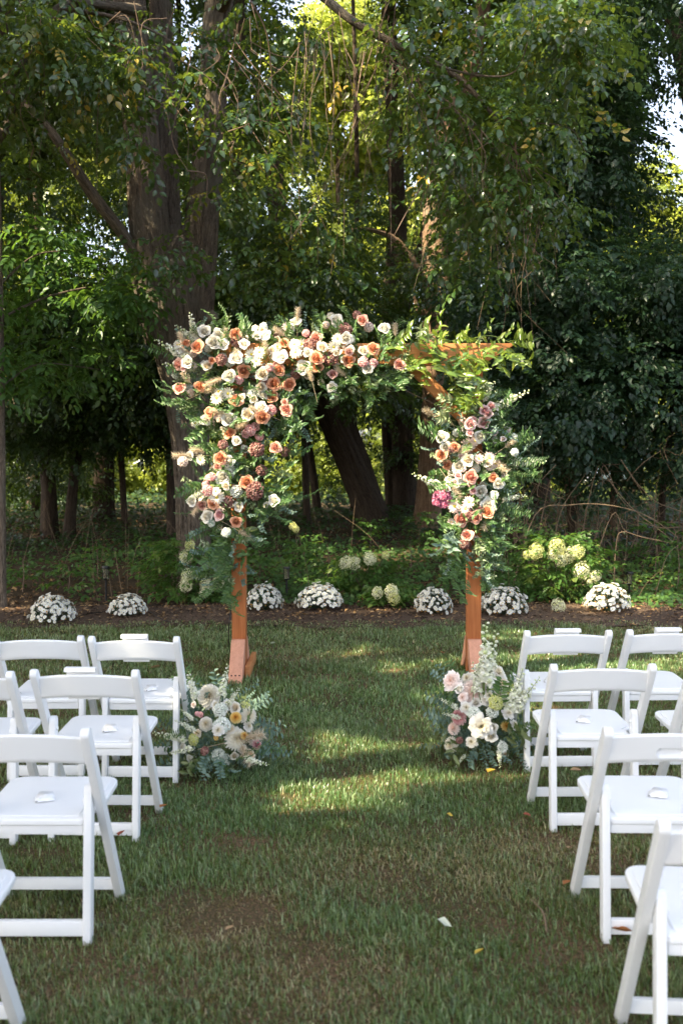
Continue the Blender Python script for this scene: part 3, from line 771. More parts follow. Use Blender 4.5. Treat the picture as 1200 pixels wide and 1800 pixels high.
# ---- upper storey beyond, lit from the far side, and the sunny trees past the wood
def far_tree(px, Y, top_py, bottom_py, halfw_px, seed, label, mat, n, kind='far', tone=.5, group='sunlit trees beyond the wood', trunkw=12, scale=(1.2, 1.9), gaps=()):
    r = np.random.default_rng(seed)
    b = U(px, 815, Y); base = (b[0], Y, float(gz(b[0], Y)))
    top, bot = U(px, top_py, Y)[2], U(px, bottom_py, Y)[2]
    hw = halfw_px * Y / FPX
    root = empty('far_tree', base, label, 'tree', group)
    w = trunkw * Y / FPX / 2
    link('trunk', tube_mesh('trunk', [dict(P=[(0, 0, -.1), (.1, 0, bot * .6), (-.15, 0, (top + bot) / 2), (0, 0, top - hw * .3)], R=[w, w * .8, w * .6, w * .15], sides=10, per=4, ridge=.02, seed=seed, flare=.3)], M['darkbark']), root)
    nc = 60
    v = r.normal(0, 1, (nc, 3)); v /= np.linalg.norm(v, axis=1, keepdims=True)
    rr = r.uniform(.3, 1, (nc, 1)) ** .5
    C = np.array([0, 0, (top + bot) / 2 - base[2]]) + v * rr * np.array([hw, hw * .7, (top - bot) / 2])
    P, D = clumps_to_sprays(C, r.uniform(.6, 1.2, nc) * hw * .33, [n // nc] * nc, r, .7, .2, .1)
    link('crown', foliage_mesh('crown', P, D, kind, M[mat], r, tone, .17, scale), root)
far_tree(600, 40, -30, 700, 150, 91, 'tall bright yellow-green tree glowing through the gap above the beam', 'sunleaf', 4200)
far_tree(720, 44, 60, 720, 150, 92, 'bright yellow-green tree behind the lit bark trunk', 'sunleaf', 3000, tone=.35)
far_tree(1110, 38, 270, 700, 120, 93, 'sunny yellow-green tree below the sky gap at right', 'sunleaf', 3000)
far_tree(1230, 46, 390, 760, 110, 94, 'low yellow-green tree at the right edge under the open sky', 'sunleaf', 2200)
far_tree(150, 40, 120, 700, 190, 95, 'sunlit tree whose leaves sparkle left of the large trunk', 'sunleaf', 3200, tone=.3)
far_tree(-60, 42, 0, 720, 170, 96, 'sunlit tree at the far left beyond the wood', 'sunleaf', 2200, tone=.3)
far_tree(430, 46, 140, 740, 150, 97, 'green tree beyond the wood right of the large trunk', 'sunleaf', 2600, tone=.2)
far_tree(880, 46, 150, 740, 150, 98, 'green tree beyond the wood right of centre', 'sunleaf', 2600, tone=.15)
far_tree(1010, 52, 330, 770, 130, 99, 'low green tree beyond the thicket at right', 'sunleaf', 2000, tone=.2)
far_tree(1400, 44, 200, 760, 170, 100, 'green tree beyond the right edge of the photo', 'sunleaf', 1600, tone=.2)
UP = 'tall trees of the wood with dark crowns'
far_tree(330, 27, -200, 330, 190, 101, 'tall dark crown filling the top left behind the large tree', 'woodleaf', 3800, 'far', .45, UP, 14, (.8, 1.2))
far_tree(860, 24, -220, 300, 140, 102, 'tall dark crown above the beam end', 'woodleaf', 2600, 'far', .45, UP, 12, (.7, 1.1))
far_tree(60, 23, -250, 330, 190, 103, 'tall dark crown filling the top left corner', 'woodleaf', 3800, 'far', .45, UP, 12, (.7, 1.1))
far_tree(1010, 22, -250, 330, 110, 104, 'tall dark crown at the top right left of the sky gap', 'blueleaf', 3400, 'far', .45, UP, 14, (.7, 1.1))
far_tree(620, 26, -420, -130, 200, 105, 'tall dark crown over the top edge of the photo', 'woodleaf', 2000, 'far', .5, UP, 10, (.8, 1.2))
def canopy(x, y, z, R, seed, label, n=900, bx=0, by=0):
    r = np.random.default_rng(seed)
    cx, cy = x, y; x, y = x + bx, y + by
    root = empty('canopy_tree', (x, y, float(gz(x, y))), label, 'tree', 'tall trees whose canopy closes over the wood')
    link('trunk', tube_mesh('trunk', [dict(P=[(0, 0, -.1), (-bx * .3, -by * .3, z * .5), (-bx, -by, z)], R=[.28, .2, .1], sides=9, per=4, ridge=.01, seed=seed)], M['darkbark']), root)
    v = r.normal(0, 1, (34, 3)); v /= np.linalg.norm(v, axis=1, keepdims=True)
    C = np.array([cx, cy, z]) + v * (r.uniform(.1, 1, (34, 1)) ** .5) * np.array([R, R, R * .5])
    P, D = clumps_to_sprays(C, r.uniform(.9, 1.5, 34) * 1.2, [int(n * 2.4) // 34] * 34, r, .6, .1, .1)
    k = carve(P, .28); P, D = P[k], D[k]
    link('crown', foliage_mesh('crown', P - np.array([x, y, float(gz(x, y))]), D, 'shade', M['woodleaf'], r, .45, .16, (.6, 1.0)), root)
for i, (x, y, z, R, lb, bx, by) in enumerate(((-4.6, 17.4, 13.2, 4.6, 'tall tree left, canopy above the large three-stemmed one', -2.6, 0), (4.8, 18.4, 13.6, 4.8, 'tall tree right, canopy above the right thicket', 2.6, 0), (.6, 19, 14.5, 5, 'tall tree whose canopy closes above the leaning trunks', .9, 5),
                                      (-7.5, 21, 14.5, 5.5, 'tall tree deep left under closed canopy', 0, 0), (8.6, 20, 14, 5.2, 'tall tree deep right under closed canopy', 0, 0), (-2.6, 26, 17.5, 5.5, 'tall tree at the far side of the wood, left of centre', 0, 0), (5.4, 27, 18, 5.5, 'tall tree at the far side of the wood, right of centre', 0, 0),
                                      (-11, 27, 17, 6, 'tall tree at the far left of the wood', 0, 0), (13.5, 13, 11, 4.6, 'tall tree beyond the right edge of the lawn', 0, 0), (-7.2, 6.8, 16, 5, 'unseen tree added left of the arch, crown high over the lawn edge to block sun', -2, 0), (-6.2, .5, 14.5, 4.5, 'tall tree left of the photographer, crown high over the chairs', -3, 0), (-9.6, -4.0, 13, 5, 'unseen tall tree added behind the photographer, far left, to shade the chairs', -1, 0), (-16, 31, 6, 5.5, 'dense tree added beside the brick building to shade its wall', -2, 0))):
    canopy(x, y, z, R, 130 + i, lb, 900 if i < 9 else 1400, bx, by)  # left of arch, far behind and at brick wall: trees added to block sun
for i, (px, Y, w) in enumerate(((240, 62, 170), (520, 66, 170), (800, 64, 160), (1080, 66, 150), (-60, 64, 160), (1330, 64, 170))):
    far_tree(px, Y, 600 if px not in (1080, 1330) else 560, 800, w, 110 + i, ('round green tree far across the road, ' + ('left of the large trunk', 'seen through the arch', 'right of the arch middle', 'behind the right thicket', 'beyond the left edge', 'beyond the right edge')[i]), 'sunleaf', 1300, 'far', .3, 'round trees across the far road', 12, (2.2, 3.4))

BG = 'sunny yellow-green bushes beyond the wood'
for i, (px, Y, t, b, w, lb) in enumerate(((215, 37, 806, 868, 26, 'sunny bush low in the gap left of the large trunk'), (262, 40, 822, 866, 30, 'low sunny bush in the gap beside the large trunk'), (290, 36, 780, 850, 18, 'upright sunny bush just left of the large trunk'), (525, 36, 770, 866, 26, 'sunny bush in the arch left of the leaning trunk'),
                                  (575, 39, 748, 862, 34, 'taller sunny bush behind the leaning trunk'), (640, 37, 760, 866, 34, 'sunny bush right behind the leaning trunk'), (725, 38, 770, 866, 34, 'sunny bush right of the upright dark trunks'), (470, 38, 775, 862, 30, 'sunny bush behind the left garland'), (830, 38, 780, 862, 40, 'sunny bush behind the right garland'),
                                  (120, 33, 800, 875, 34, 'bush before the brick wall'), (30, 33, 812, 878, 34, 'bush before the brick wall at the left edge'), (960, 38, 790, 866, 40, 'sunny bush deep behind the right thicket'), (1190, 36, 770, 868, 50, 'sunny bush behind the thicket at the right edge'))):
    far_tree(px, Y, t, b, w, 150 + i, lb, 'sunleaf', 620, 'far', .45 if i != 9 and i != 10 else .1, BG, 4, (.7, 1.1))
# ------------------------------------------------------------------ undergrowth
def cover():
    r = np.random.default_rng(201)
    LV, LF = leaf_tri(.85, .08, .12, False)
    A = Acc()
    for (y0, y1, n, s0, s1, hh) in ((11.2, 14, 21000, .045, .085, .20), (14, 18, 18000, .05, .095, .30), (18, 25, 16000, .07, .13, .45), (25, 34, 9000, .11, .2, .5)):
        y = r.uniform(y0, y1, n); hw = .42 * y + 1.5
        x = r.uniform(-1, 1, n) * hw
        den = .62 + .5 * N1(x, y, 1.2, 3)
        left = sstep(-1.2, -2.2, x) * (y < 15)
        den = den - .42 * left  - .7 * np.exp(-((y - 11.2) / .35) ** 2)
        k = r.uniform(0, 1, n) < den
        x, y = x[k], y[k]; n = len(x)
        z = gz(x, y) + hh * r.uniform(0.05, 1, n) * (.55 + .55 * N2(x, y, 1.6, 2)) * sstep(11.1, 12.2, y) + .03
        D = np.stack([r.normal(0, .45, n), r.normal(-.35, .4, n), np.ones(n)], 1)
        Mx = frames(D, r.uniform(0, 6.3, n))
        V, F = instance(LV, LF, Mx, np.stack([x, y, z], 1), r.uniform(s0, s1, n))
        rv = np.clip(.52 - .55 * sstep(14.5, 19, y) + .22 * N3(x, y, .9, 2) + r.normal(0, .15, n), 0, 1)  # leaf tone falls with depth: the wood's shade put into the colour
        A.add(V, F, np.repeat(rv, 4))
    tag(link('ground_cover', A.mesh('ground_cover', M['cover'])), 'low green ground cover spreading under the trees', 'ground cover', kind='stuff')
    # dead stalks and brush
    specs = []
    for _ in range(150):
        y = r.uniform(11.6, 19); x = r.uniform(-1, 1) * (.4 * y)
        if abs(x) < 2.2 and r.uniform() < .6: continue
        h = r.uniform(.25, 1.1); a = r.normal(0, .35, 2) * h
        b = np.array([x, y, float(gz(x, y)) - .02])
        specs.append(dict(P=[b, b + (a[0] * .4, a[1] * .4, h * .55), b + (a[0], a[1], h)], R=[.004, .003, .0015], sides=4, per=3))
    tag(link('dead_stalks', tube_mesh('dead_stalks', specs, M['vinebark'])), 'dry brown stalks and brush at the edge of the wood', 'brush', kind='stuff')
    # dead leaves
    A = Acc(); n = 9000
    y = r.uniform(10.6, 22, n); x = r.uniform(-1, 1, n) * (.4 * y + 1)
    V, F = instance(*leaf_tri(.6, .2, .2, False), frames(np.stack([r.normal(0, .4, n), r.normal(0, .4, n), np.ones(n)], 1), r.uniform(0, 6.3, n)), np.stack([x, y, gz(x, y) + .02], 1), r.uniform(.03, .08, n))
    m, nt = newmat('dead_leaf')
    out(nt, bsdf(nt, ramp(nt, attr(nt, 'rnd').outputs['Fac'], [(0, (.06, .035, .02)), (.6, (.18, .10, .05)), (1, (.38, .24, .11))]), .85, .15))
    M['deadleaf'] = m
    A.add(V, F, np.repeat(r.uniform(0, 1, n), 4))
    tag(link('leaf_litter', A.mesh('leaf_litter', m)), 'dead brown leaves lying among the ground cover', 'leaf litter', kind='stuff')
cover()

# saplings / weeds standing in the cover
def sapling(px, py, h_px, Y, n, seed, label, mat='broadleaf', kind='broad', tone=.6, sc=(.5, .8), name='leafy_weed', rad=.5):
    r = np.random.default_rng(seed)
    b = U(px, py, Y); base = (b[0], Y, float(gz(b[0], Y)))
    h = h_px * Y / FPX
    root = empty(name, base, label, 'plant', 'wild plants at the edge of the wood')
    link('stem', tube_mesh('stem', [dict(P=[(0, 0, -.02), (.02, 0, h * .5), (0.0, .02, h * .95)], R=[.008, .006, .003], sides=5, per=4)], M['twig']), root)
    z = r.uniform(.15, 1, n) * h
    a = r.uniform(0, 6.3, n)
    D = np.stack([np.cos(a), np.sin(a), r.uniform(0, .4, n)], 1)
    P = D * (r.uniform(0, .5, (n, 1))) * rad * h * np.array([1, 1, 0]) + np.stack([z * 0, z * 0, z], 1)
    link('leaves', foliage_mesh('leaves', P, D, kind, M[mat], r, tone, .12, sc), root)['kind'] = 'stuff'
for i, a in enumerate(((270, 1050, 95, 12.6, 16, 'bushy leafy weed left of the large tree base'), (300, 1060, 80, 12.0, 14, 'leafy weed close in front of the large tree base'), (170, 980, 60, 13.6, 7, 'small leafy sapling in the dark left of the path light'),
                       (575, 1010, 80, 13.2, 12, 'yellow-green weed in the cover left of the middle hydrangea'), (720, 990, 70, 14, 12, 'yellow-green weed in the cover behind the middle hydrangea'),
                       (520, 960, 60, 15, 10, 'weed behind the middle path light'), (800, 980, 70, 14.5, 12, 'weed beside the right garland foot'), (880, 1000, 70, 13.4, 12, 'weed between the right post and the flowering shrub'),
                       (1150, 960, 110, 13.6, 18, 'leafy bush under the thicket at the right edge'), (1190, 1000, 90, 12.6, 14, 'leafy weed at the right edge of the photo'), (1060, 940, 70, 14.5, 12, 'weed behind the flowering shrub'), (120, 1010, 50, 12.6, 8, 'low weed behind the leftmost white flowers'),
                       (40, 1010, 60, 12.8, 8, 'low weed beside the young tree'), (455, 1000, 60, 13.5, 9, 'low weed right of the left post'), (650, 940, 60, 17, 12, 'sunlit weed at the foot of the leaning trunk'), (735, 945, 60, 17.5, 12, 'sunlit weed right of the leaning trunk'))):
    sapling(a[0], a[1], a[2], a[3], a[4] * 2, 300 + i, a[5])

# bramble canes arching over the right side
def canes():
    r = np.random.default_rng(210)
    for i, (pts, w) in enumerate((
        ([(900, 960, 13), (940, 905, 12.9), (1000, 888, 12.8), (1060, 887, 12.7), (1120, 900, 12.7), (1165, 925, 12.7), (1190, 945, 12.7)], .010),
        ([(1010, 760, 14), (1050, 820, 13.6), (1085, 870, 13.4), (1110, 900, 13.2)], .008),
        ([(1030, 880, 13), (1075, 905, 13), (1100, 935, 13), (1160, 950, 13)], .008),
        ([(1078, 1000, 12.6), (1082, 960, 12.6), (1092, 935, 12.6), (1130, 945, 12.6), (1180, 955, 12.6)], .009),
        ([(960, 960, 13.4), (985, 900, 13.4), (1030, 830, 13.6), (1060, 760, 13.8)], .007),
        ([(1120, 990, 12.8), (1060, 1000, 12.8), (1000, 990, 12.8)], .006),
        ([(1150, 1010, 12.2), (1170, 980, 12.3), (1195, 955, 12.4)], .006),
        ([(930, 945, 14), (960, 870, 14), (975, 800, 14), (960, 740, 14)], .009),
        ([(215, 1020, 12.6), (205, 985, 12.7), (200, 965, 12.8)], .006), ([(240, 1030, 12.4), (248, 985, 12.6), (258, 950, 12.7)], .005))):
        base = U(*pts[0]); g = float(gz(base[0], base[1])); b = np.array([base[0], base[1], g])
        P = [U(*p) - b for p in pts]; P[0][2] = max(-.02, -.02)
        o = link('bramble_cane', tube_mesh('bramble_cane', [dict(P=P, R=list(np.linspace(w, w * .35, len(P))), sides=6, per=5)], M['vinebark']), None, tuple(b))
        tag(o, ('long dry cane arching low over the right thicket', 'dry cane slanting down right in the thicket', 'short cane under the long arching one', 'hooked cane standing right of the flowering shrub', 'thin cane rising right through the thicket', 'cane lying level behind the right path light', 'short cane at the right edge', 'upright bent cane left of the thicket', 'dead twig left of the bushy weed', 'dead twig beside the bushy weed')[i], 'cane', 'dry bramble canes')
    specs = []
    for _ in range(110):
        px, py, Y = r.uniform(870, 1250), r.uniform(760, 960), r.uniform(13, 16)
        a = U(px, py, Y); b = a + np.array([r.normal(0, .5), r.normal(0, .3), r.normal(0, .45)]); c = b + r.normal(0, .25, 3)
        if min(a[2], b[2], c[2]) < .2: continue
        specs.append(dict(P=[a, (a + b) / 2 + r.normal(0, .08, 3), b, c], R=[.005, .005, .004, .002], sides=4, per=3))
    for _ in range(44):
        px, Y = r.uniform(860, 1230), r.uniform(14, 17)
        a = U(px, 950, Y); a[2] = float(gz(a[0], a[1])) - .02
        h = r.uniform(.8, 2.2)
        specs.append(dict(P=[a, a + (r.normal(0, .15), 0, h * .5), a + (r.normal(0, .35), 0, h)], R=[.009, .006, .003], sides=5, per=3))
    for _ in range(22):
        px, Y = r.uniform(860, 960), r.uniform(12, 14)
        a = U(px, r.uniform(200, 500), Y)
        specs.append(dict(P=[a, a + (r.normal(0, .1), 0, -.5), a + (r.normal(0, .2), 0, -1.2)], R=[.005, .004, .002], sides=4, per=4))
    tag(link('brushwood', tube_mesh('brushwood', specs, M['vinebark'])), 'tangle of thin bare stems under the right hand trees', 'brushwood', kind='stuff')
canes()

# ------------------------------------------------------------------ far buildings and cars
def box(x0, x1, y0, y1, z0, z1):
    V = np.array([(x, y, z) for z in (z0, z1) for y in (y0, y1) for x in (x0, x1)], float)
    F = np.array([(0, 2, 3, 1), (4, 5, 7, 6), (0, 1, 5, 4), (2, 6, 7, 3), (0, 4, 6, 2), (1, 3, 7, 5)])
    return V, F
def prism(profile, x0, x1, axis='x'):
    """profile: (y,z) outline extruded along x"""
    n = len(profile)
    V = [(x0, p[0], p[1]) for p in profile] + [(x1, p[0], p[1]) for p in profile]
    bm = bmesh.new()
    vs = [bm.verts.new(v) for v in V]
    bm.faces.new(vs[:n]); bm.faces.new(vs[n:][::-1])
    for i in range(n):
        j = (i + 1) % n
        bm.faces.new((vs[i], vs[i + n], vs[j + n], vs[j]))
    bmesh.ops.recalc_face_normals(bm, faces=bm.faces)
    return bm
def bm_obj(name, bm, mat, parent=None, bevel=0, seg=2, loc=None, smooth=True):
    if bevel:
        es = [e for e in bm.edges if len(e.link_faces) == 2 and e.calc_face_angle(0) > 0.5]
        bmesh.ops.bevel(bm, geom=es, offset=bevel, segments=seg, profile=.6, affect='EDGES', clamp_overlap=True)
    me = bpy.data.meshes.new(name); bm.to_mesh(me); bm.free()
    if smooth:
        for p in me.polygons: p.use_smooth = True
        try: me.set_sharp_from_angle(angle=math.radians(38))
        except Exception: pass
    me.materials.append(mat)
    return link(name, me, parent, loc)
def box_bm(x0, x1, y0, y1, z0, z1):
    bm = bmesh.new()
    V, F = box(x0, x1, y0, y1, z0, z1)
    vs = [bm.verts.new(v) for v in V]
    for f in F: bm.faces.new([vs[i] for i in f])
    bmesh.ops.recalc_face_normals(bm, faces=bm.faces)
    return bm

def brick_mat():
    m, nt = newmat('tan_brick')
    tc = N(nt, 'ShaderNodeTexCoord').outputs['Object']
    mp = N(nt, 'ShaderNodeMapping'); mp.inputs['Rotation'].default_value = (PI / 2, 0, 0); nt.links.new(tc, mp.inputs['Vector'])
    b = N(nt, 'ShaderNodeTexBrick'); nt.links.new(mp.outputs[0], b.inputs['Vector'])
    b.inputs['Scale'].default_value = 1; b.inputs['Brick Width'].default_value = .22; b.inputs['Row Height'].default_value = .075; b.inputs['Mortar Size'].default_value = .01
    b.inputs['Color1'].default_value = (.34, .22, .13, 1); b.inputs['Color2'].default_value = (.26, .17, .11, 1); b.inputs['Mortar'].default_value = (.3, .27, .22, 1)
    out(nt, bsdf(nt, b.outputs[0], .9, .1)); return m
def building(name, px0, px1, Y, wall, roofc, eave, ridge_h, label, cat):
    x0, x1 = U(px0, 815, Y)[0], U(px1, 815, Y)[0]
    w = x1 - x0; cx = (x0 + x1) / 2; g = float(gz(cx, Y))
    root = empty(name, (cx, Y, g), label, cat)
    bm_obj('wall', box_bm(-w / 2, w / 2, 0, 6, -.2, eave), wall, root, smooth=False)
    bm_obj('roof', prism([(-.5, eave + .003), (3, eave + ridge_h), (6.5, eave + .003), (6.5, eave - .12), (-.5, eave - .12)], -w / 2 - .4, w / 2 + .4), roofc, root, smooth=False)
    wm = plain('dark_glass', (.03, .035, .04), .1, .5)
    fm = plain('white_trim', (.7, .7, .68), .5, .3)
    for k in range(max(1, int(w // 3))):
        xx = -w / 2 + (k + .5) * w / max(1, int(w // 3))
        wi = bm_obj('window', box_bm(xx - .6, xx + .6, -.05, .05, .95, 2.05), fm, root, smooth=False)
        for s in (-1, 1): bm_obj('pane', box_bm(xx + (s * .28) - .24, xx + (s * .28) + .24, -.065, -.055, 1.02, 1.98), wm, wi, smooth=False)
building('brick_building', -120, 128, 36, brick_mat(), plain('brown_shingle', (.10, .07, .05), .9, .1, 4), 2.7, 1.5, 'low tan brick building behind the dark trunks at far left', 'building')
building('house', 150, 225, 72, plain('pale_siding', (.55, .5, .42), .8, .2), plain('pink_roof', (.42, .22, .17), .9, .1, 3), 2.3, 1.5, 'small far house with reddish roof in the sunny gap left of the large trunk', 'house')
building('house', 1035, 1135, 70, plain('white_siding', (.75, .74, .72), .8, .2), plain('grey_roof', (.25, .26, .28), .9, .1, 3), 2.5, 1.6, 'pale far house glimpsed under the right thicket', 'house')
building('house', 462, 500, 74, plain('cream_siding', (.72, .68, .55), .8, .2), plain('tan_roof', (.30, .24, .18), .9, .1, 3), 2.6, 1.6, 'cream far house glimpsed through the arch beside the leaning trunk', 'house')
def car(px, Y, col, label, rz=0.0):
    b = U(px, 815, Y)
    root = empty('parked_car', (b[0], Y, float(gz(b[0], Y)) + .03), label, 'car', 'cars parked on the far road', rz)
    paint = plain('car_paint', col, .25, .5, Coat_Weight=.5)
    glass = plain('car_glass', (.02, .025, .03), .08, .5); rub = plain('rubber', (.02, .02, .02), .8); rim = plain('rim', (.5, .5, .5), .3, .5, Metallic=.8)
    def side(profile, y0, y1, nm, mat, bev):
        bm = prism([(p[0], p[1]) for p in profile], y0, y1)
        for v in bm.verts: v.co = Vector((v.co.y, v.co.x, v.co.z))
        bmesh.ops.recalc_face_normals(bm, faces=bm.faces)
        return bm_obj(nm, bm, mat, root, bev, 3)
    side([(-2.2, .35), (-2.25, .7), (-2.1, .92), (-1.35, 1.0), (-.7, 1.42), (.6, 1.45), (1.5, 1.02), (2.15, .92), (2.25, .6), (2.2, .3)], -.88, .88, 'body', paint, .08)
    side([(-1.15, 1.02), (-.65, 1.37), (.55, 1.39), (1.25, 1.02)], -.89, .89, 'side_window', glass, .01)
    for sx in (-1.4, 1.4):
        for sy in (-.82, .82):
            bm = bmesh.new(); bmesh.ops.create_cone(bm, cap_ends=True, segments=24, radius1=.33, radius2=.33, depth=.22, matrix=Matrix.Translation((sx, sy, .33)) @ Matrix.Rotation(PI / 2, 4, 'X'))
            wh = bm_obj('wheel', bm, rub, root, .02)
            bm = bmesh.new(); bmesh.ops.create_cone(bm, cap_ends=True, segments=18, radius1=.2, radius2=.2, depth=.24, matrix=Matrix.Translation((sx, sy, .33)) @ Matrix.Rotation(PI / 2, 4, 'X'))
            bm_obj('rim', bm, rim, wh, 0)
    for sy in (-.6, .6): bm_obj('headlight', box_bm(2.2, 2.27, sy - .16, sy + .16, .62, .76), plain('lamp_glass', (.8, .8, .78), .1), root, .01)
car(272, 54.6, (.8, .8, .8), 'white car glimpsed on the far road left of the large trunk')
car(1115, 54.6, (.62, .72, .80), 'pale blue-white car glimpsed on the far road under the right thicket')
# ------------------------------------------------------------------ flowers
def petal(acc, az, r0, r1, z0, z1, half, curl=0.0, nu=4, nv=4, rv=.5, wav=0.0, tipn=0.0, m=0):
    """one cupped petal round the axis: from radius r0,height z0 to r1,z1"""
    V = []
    for j in range(nv + 1):
        v = j / nv
        rr = r0 + (r1 - r0) * v ** 1.3
        zz = z0 + (z1 - z0) * math.sin(min(1, v) * PI / 2)
        if v > .6: rr += curl * (v - .6) / .4; zz -= abs(curl) * .6 * ((v - .6) / .4) ** 2
        hw = half * math.sin(PI * (0.16 + .62 * v) ** .9) if v < 1 else half * (.62 - tipn)
        for i in range(nu + 1):
            u = -1 + 2 * i / nu
            a = az + u * hw
            edge = (1 - .16 * u * u * v * v)
            w = wav * math.sin(u * 5 + az * 3) * v
            V.append((math.cos(a) * (rr + w) * edge, math.sin(a) * (rr + w) * edge, zz - .10 * (u * u) * v * abs(z1 - z0 + .01) + w))
    F = [(j * (nu + 1) + i, j * (nu + 1) + i + 1, (j + 1) * (nu + 1) + i + 1, (j + 1) * (nu + 1) + i) for j in range(nv) for i in range(nu)]
    rows = np.repeat((np.arange(nv) + .5) / nv, nu)
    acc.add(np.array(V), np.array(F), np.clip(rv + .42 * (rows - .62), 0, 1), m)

def rose(seed, R=.05, openn=1.0):
    r = random.Random(seed); A = Acc()
    n = 30
    for i in range(n):
        t = i / (n - 1)
        az = i * 2.399 + r.uniform(-.2, .2)
        r1 = R * (.05 + .74 * t ** .95) * openn
        r0 = R * (.10 + .46 * t)
        z1 = R * (.82 - .30 * t ** 1.3) + r.uniform(-.02, .03) * R
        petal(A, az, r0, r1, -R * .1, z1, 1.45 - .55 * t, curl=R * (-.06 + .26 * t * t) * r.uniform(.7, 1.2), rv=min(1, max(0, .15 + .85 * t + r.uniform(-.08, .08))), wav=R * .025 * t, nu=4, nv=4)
    # calyx
    V, F, _ = tube([(0, 0, -R * 1.6), (0, 0, -R * .5), (0, 0, 0)], [R * .06, R * .10, R * .3], sides=6, per=2)
    A.add(V, F, .4, 1)
    return A

def strap(acc, az, th, L, w, R0=0.0, cup=.2, rv=.5, m=0, point=.2, bend=.3):
    """narrow petal pointing at polar angle th"""
    d = np.array([math.sin(th) * math.cos(az), math.sin(th) * math.sin(az), math.cos(th)])
    s = np.array([-math.sin(az), math.cos(az), 0]); nrm = np.cross(d, s)
    V = []
    prof = [(0, .35), (.35, .85), (.7, 1.0), (1, point)]
    for (t, ww) in prof:
        c = d * (R0 + L * t) - nrm * bend * L * t * t * -1
        for u in (-1, 0, 1): V.append(c + s * u * w * ww - nrm * (-cup) * w * (u * u) * 1)
    F = [(j * 3 + i, j * 3 + i + 1, (j + 1) * 3 + i + 1, (j + 1) * 3 + i) for j in range(3) for i in range(2)]
    acc.add(np.array(V), np.array(F), rv, m)

def daisy(seed, R=.04):
    r = random.Random(seed); A = Acc()
    for lay, (n, th, L) in enumerate(((15, 1.42, 1.0), (14, 1.2, .88), (11, .95, .66))):
        for i in range(n):
            strap(A, (i + lay * .5) * 2 * PI / n + r.uniform(-.08, .08), th + r.uniform(-.1, .1), R * L * r.uniform(.9, 1.08), R * .13, R * .05, .3, .3 + .2 * lay, 0, .45, -.12)
    bm = bmesh.new(); bmesh.ops.create_icosphere(bm, subdivisions=2, radius=R * .22)
    V = np.array([v.co for v in bm.verts]) * np.array([1, 1, .6]) + np.array([0, 0, R * .16]); F = np.array([[v.index for v in f.verts] for f in bm.faces]); bm.free()
    A.add(V, F, 1.0, 1)
    return A

def dahlia(seed, R=.07, n=95, w=.14, depth=1.0, ball=False):
    r = random.Random(seed); A = Acc()
    for i in range(n):
        t = (i + .5) / n
        th = math.acos(1 - t * (1.25 if not ball else 1.5))
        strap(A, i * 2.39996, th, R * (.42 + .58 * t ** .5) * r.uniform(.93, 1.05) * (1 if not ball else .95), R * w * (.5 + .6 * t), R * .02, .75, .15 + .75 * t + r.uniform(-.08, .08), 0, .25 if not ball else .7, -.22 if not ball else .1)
    return A

def peony(seed, R=.08):
    r = random.Random(seed); A = Acc()
    for i in range(46):
        t = i / 45
        petal(A, i * 2.39996 + r.uniform(-.3, .3), R * .08, R * (.18 + .8 * t), 0, R * (.72 - .52 * t ** 1.4) + r.uniform(-.05, .08) * R, .95 - .35 * t, curl=R * .10 * r.uniform(-.5, 1.2), rv=min(1, max(0, t + r.uniform(-.1, .1))), wav=R * .06, nu=4, nv=3)
    return A

def bulbs(seed, R=.03, n=40, s=.18, dome=.7, cat=None):
    """a head of many tiny florets (sedum, hydrangea, berries)"""
    r = np.random.default_rng(seed); A = Acc()
    bm = bmesh.new(); bmesh.ops.create_icosphere(bm, subdivisions=1, radius=1)
    V = np.array([v.co for v in bm.verts]); F = np.array([[v.index for v in f.verts] for f in bm.faces]); bm.free()
    for i in range(n):
        t = (i + .5) / n; th = math.acos(1 - t * 1.3); az = i * 2.39996
        c = np.array([math.sin(th) * math.cos(az), math.sin(th) * math.sin(az), math.cos(th) * dome]) * R * r.uniform(.82, 1.08)
        A.add(V * R * s * r.uniform(.75, 1.2) + c, F, r.uniform(0, 1))
    return A

def florets(seed, R=.07, n=110, s=.2, shape=(1, 1, 1.0), cut=1.75, four=True):
    r = np.random.default_rng(seed); A = Acc()
    PV = []
    for k in range(4):
        a = k * PI / 2
        PV.append([(0, 0, 0), (math.cos(a - .55) * .72, math.sin(a - .55) * .72, .12), (math.cos(a) * 1.0, math.sin(a) * 1.0, .02), (math.cos(a + .55) * .72, math.sin(a + .55) * .72, .12)])
    V = np.array(PV).reshape(-1, 3); F = np.array([(4 * k, 4 * k + 1, 4 * k + 2, 4 * k + 3) for k in range(4)])
    th = np.arccos(1 - (np.arange(n) + .5) / n * cut); az = np.arange(n) * 2.39996
    D = np.stack([np.sin(th) * np.cos(az), np.sin(th) * np.sin(az), np.cos(th)], 1)
    P = D * np.array(shape) * R * r.uniform(.8, 1.06, (n, 1))
    VV, FF = instance(V, F, frames(D + r.normal(0, .25, (n, 3)), r.uniform(0, 6, n)), P, R * s * r.uniform(.75, 1.2, n))
    rv = np.clip(.5 + .5 * D[:, 2] * .6 + r.normal(0, .2, n), 0, 1)
    A.add(VV, FF, np.repeat(rv, 4))
    return A

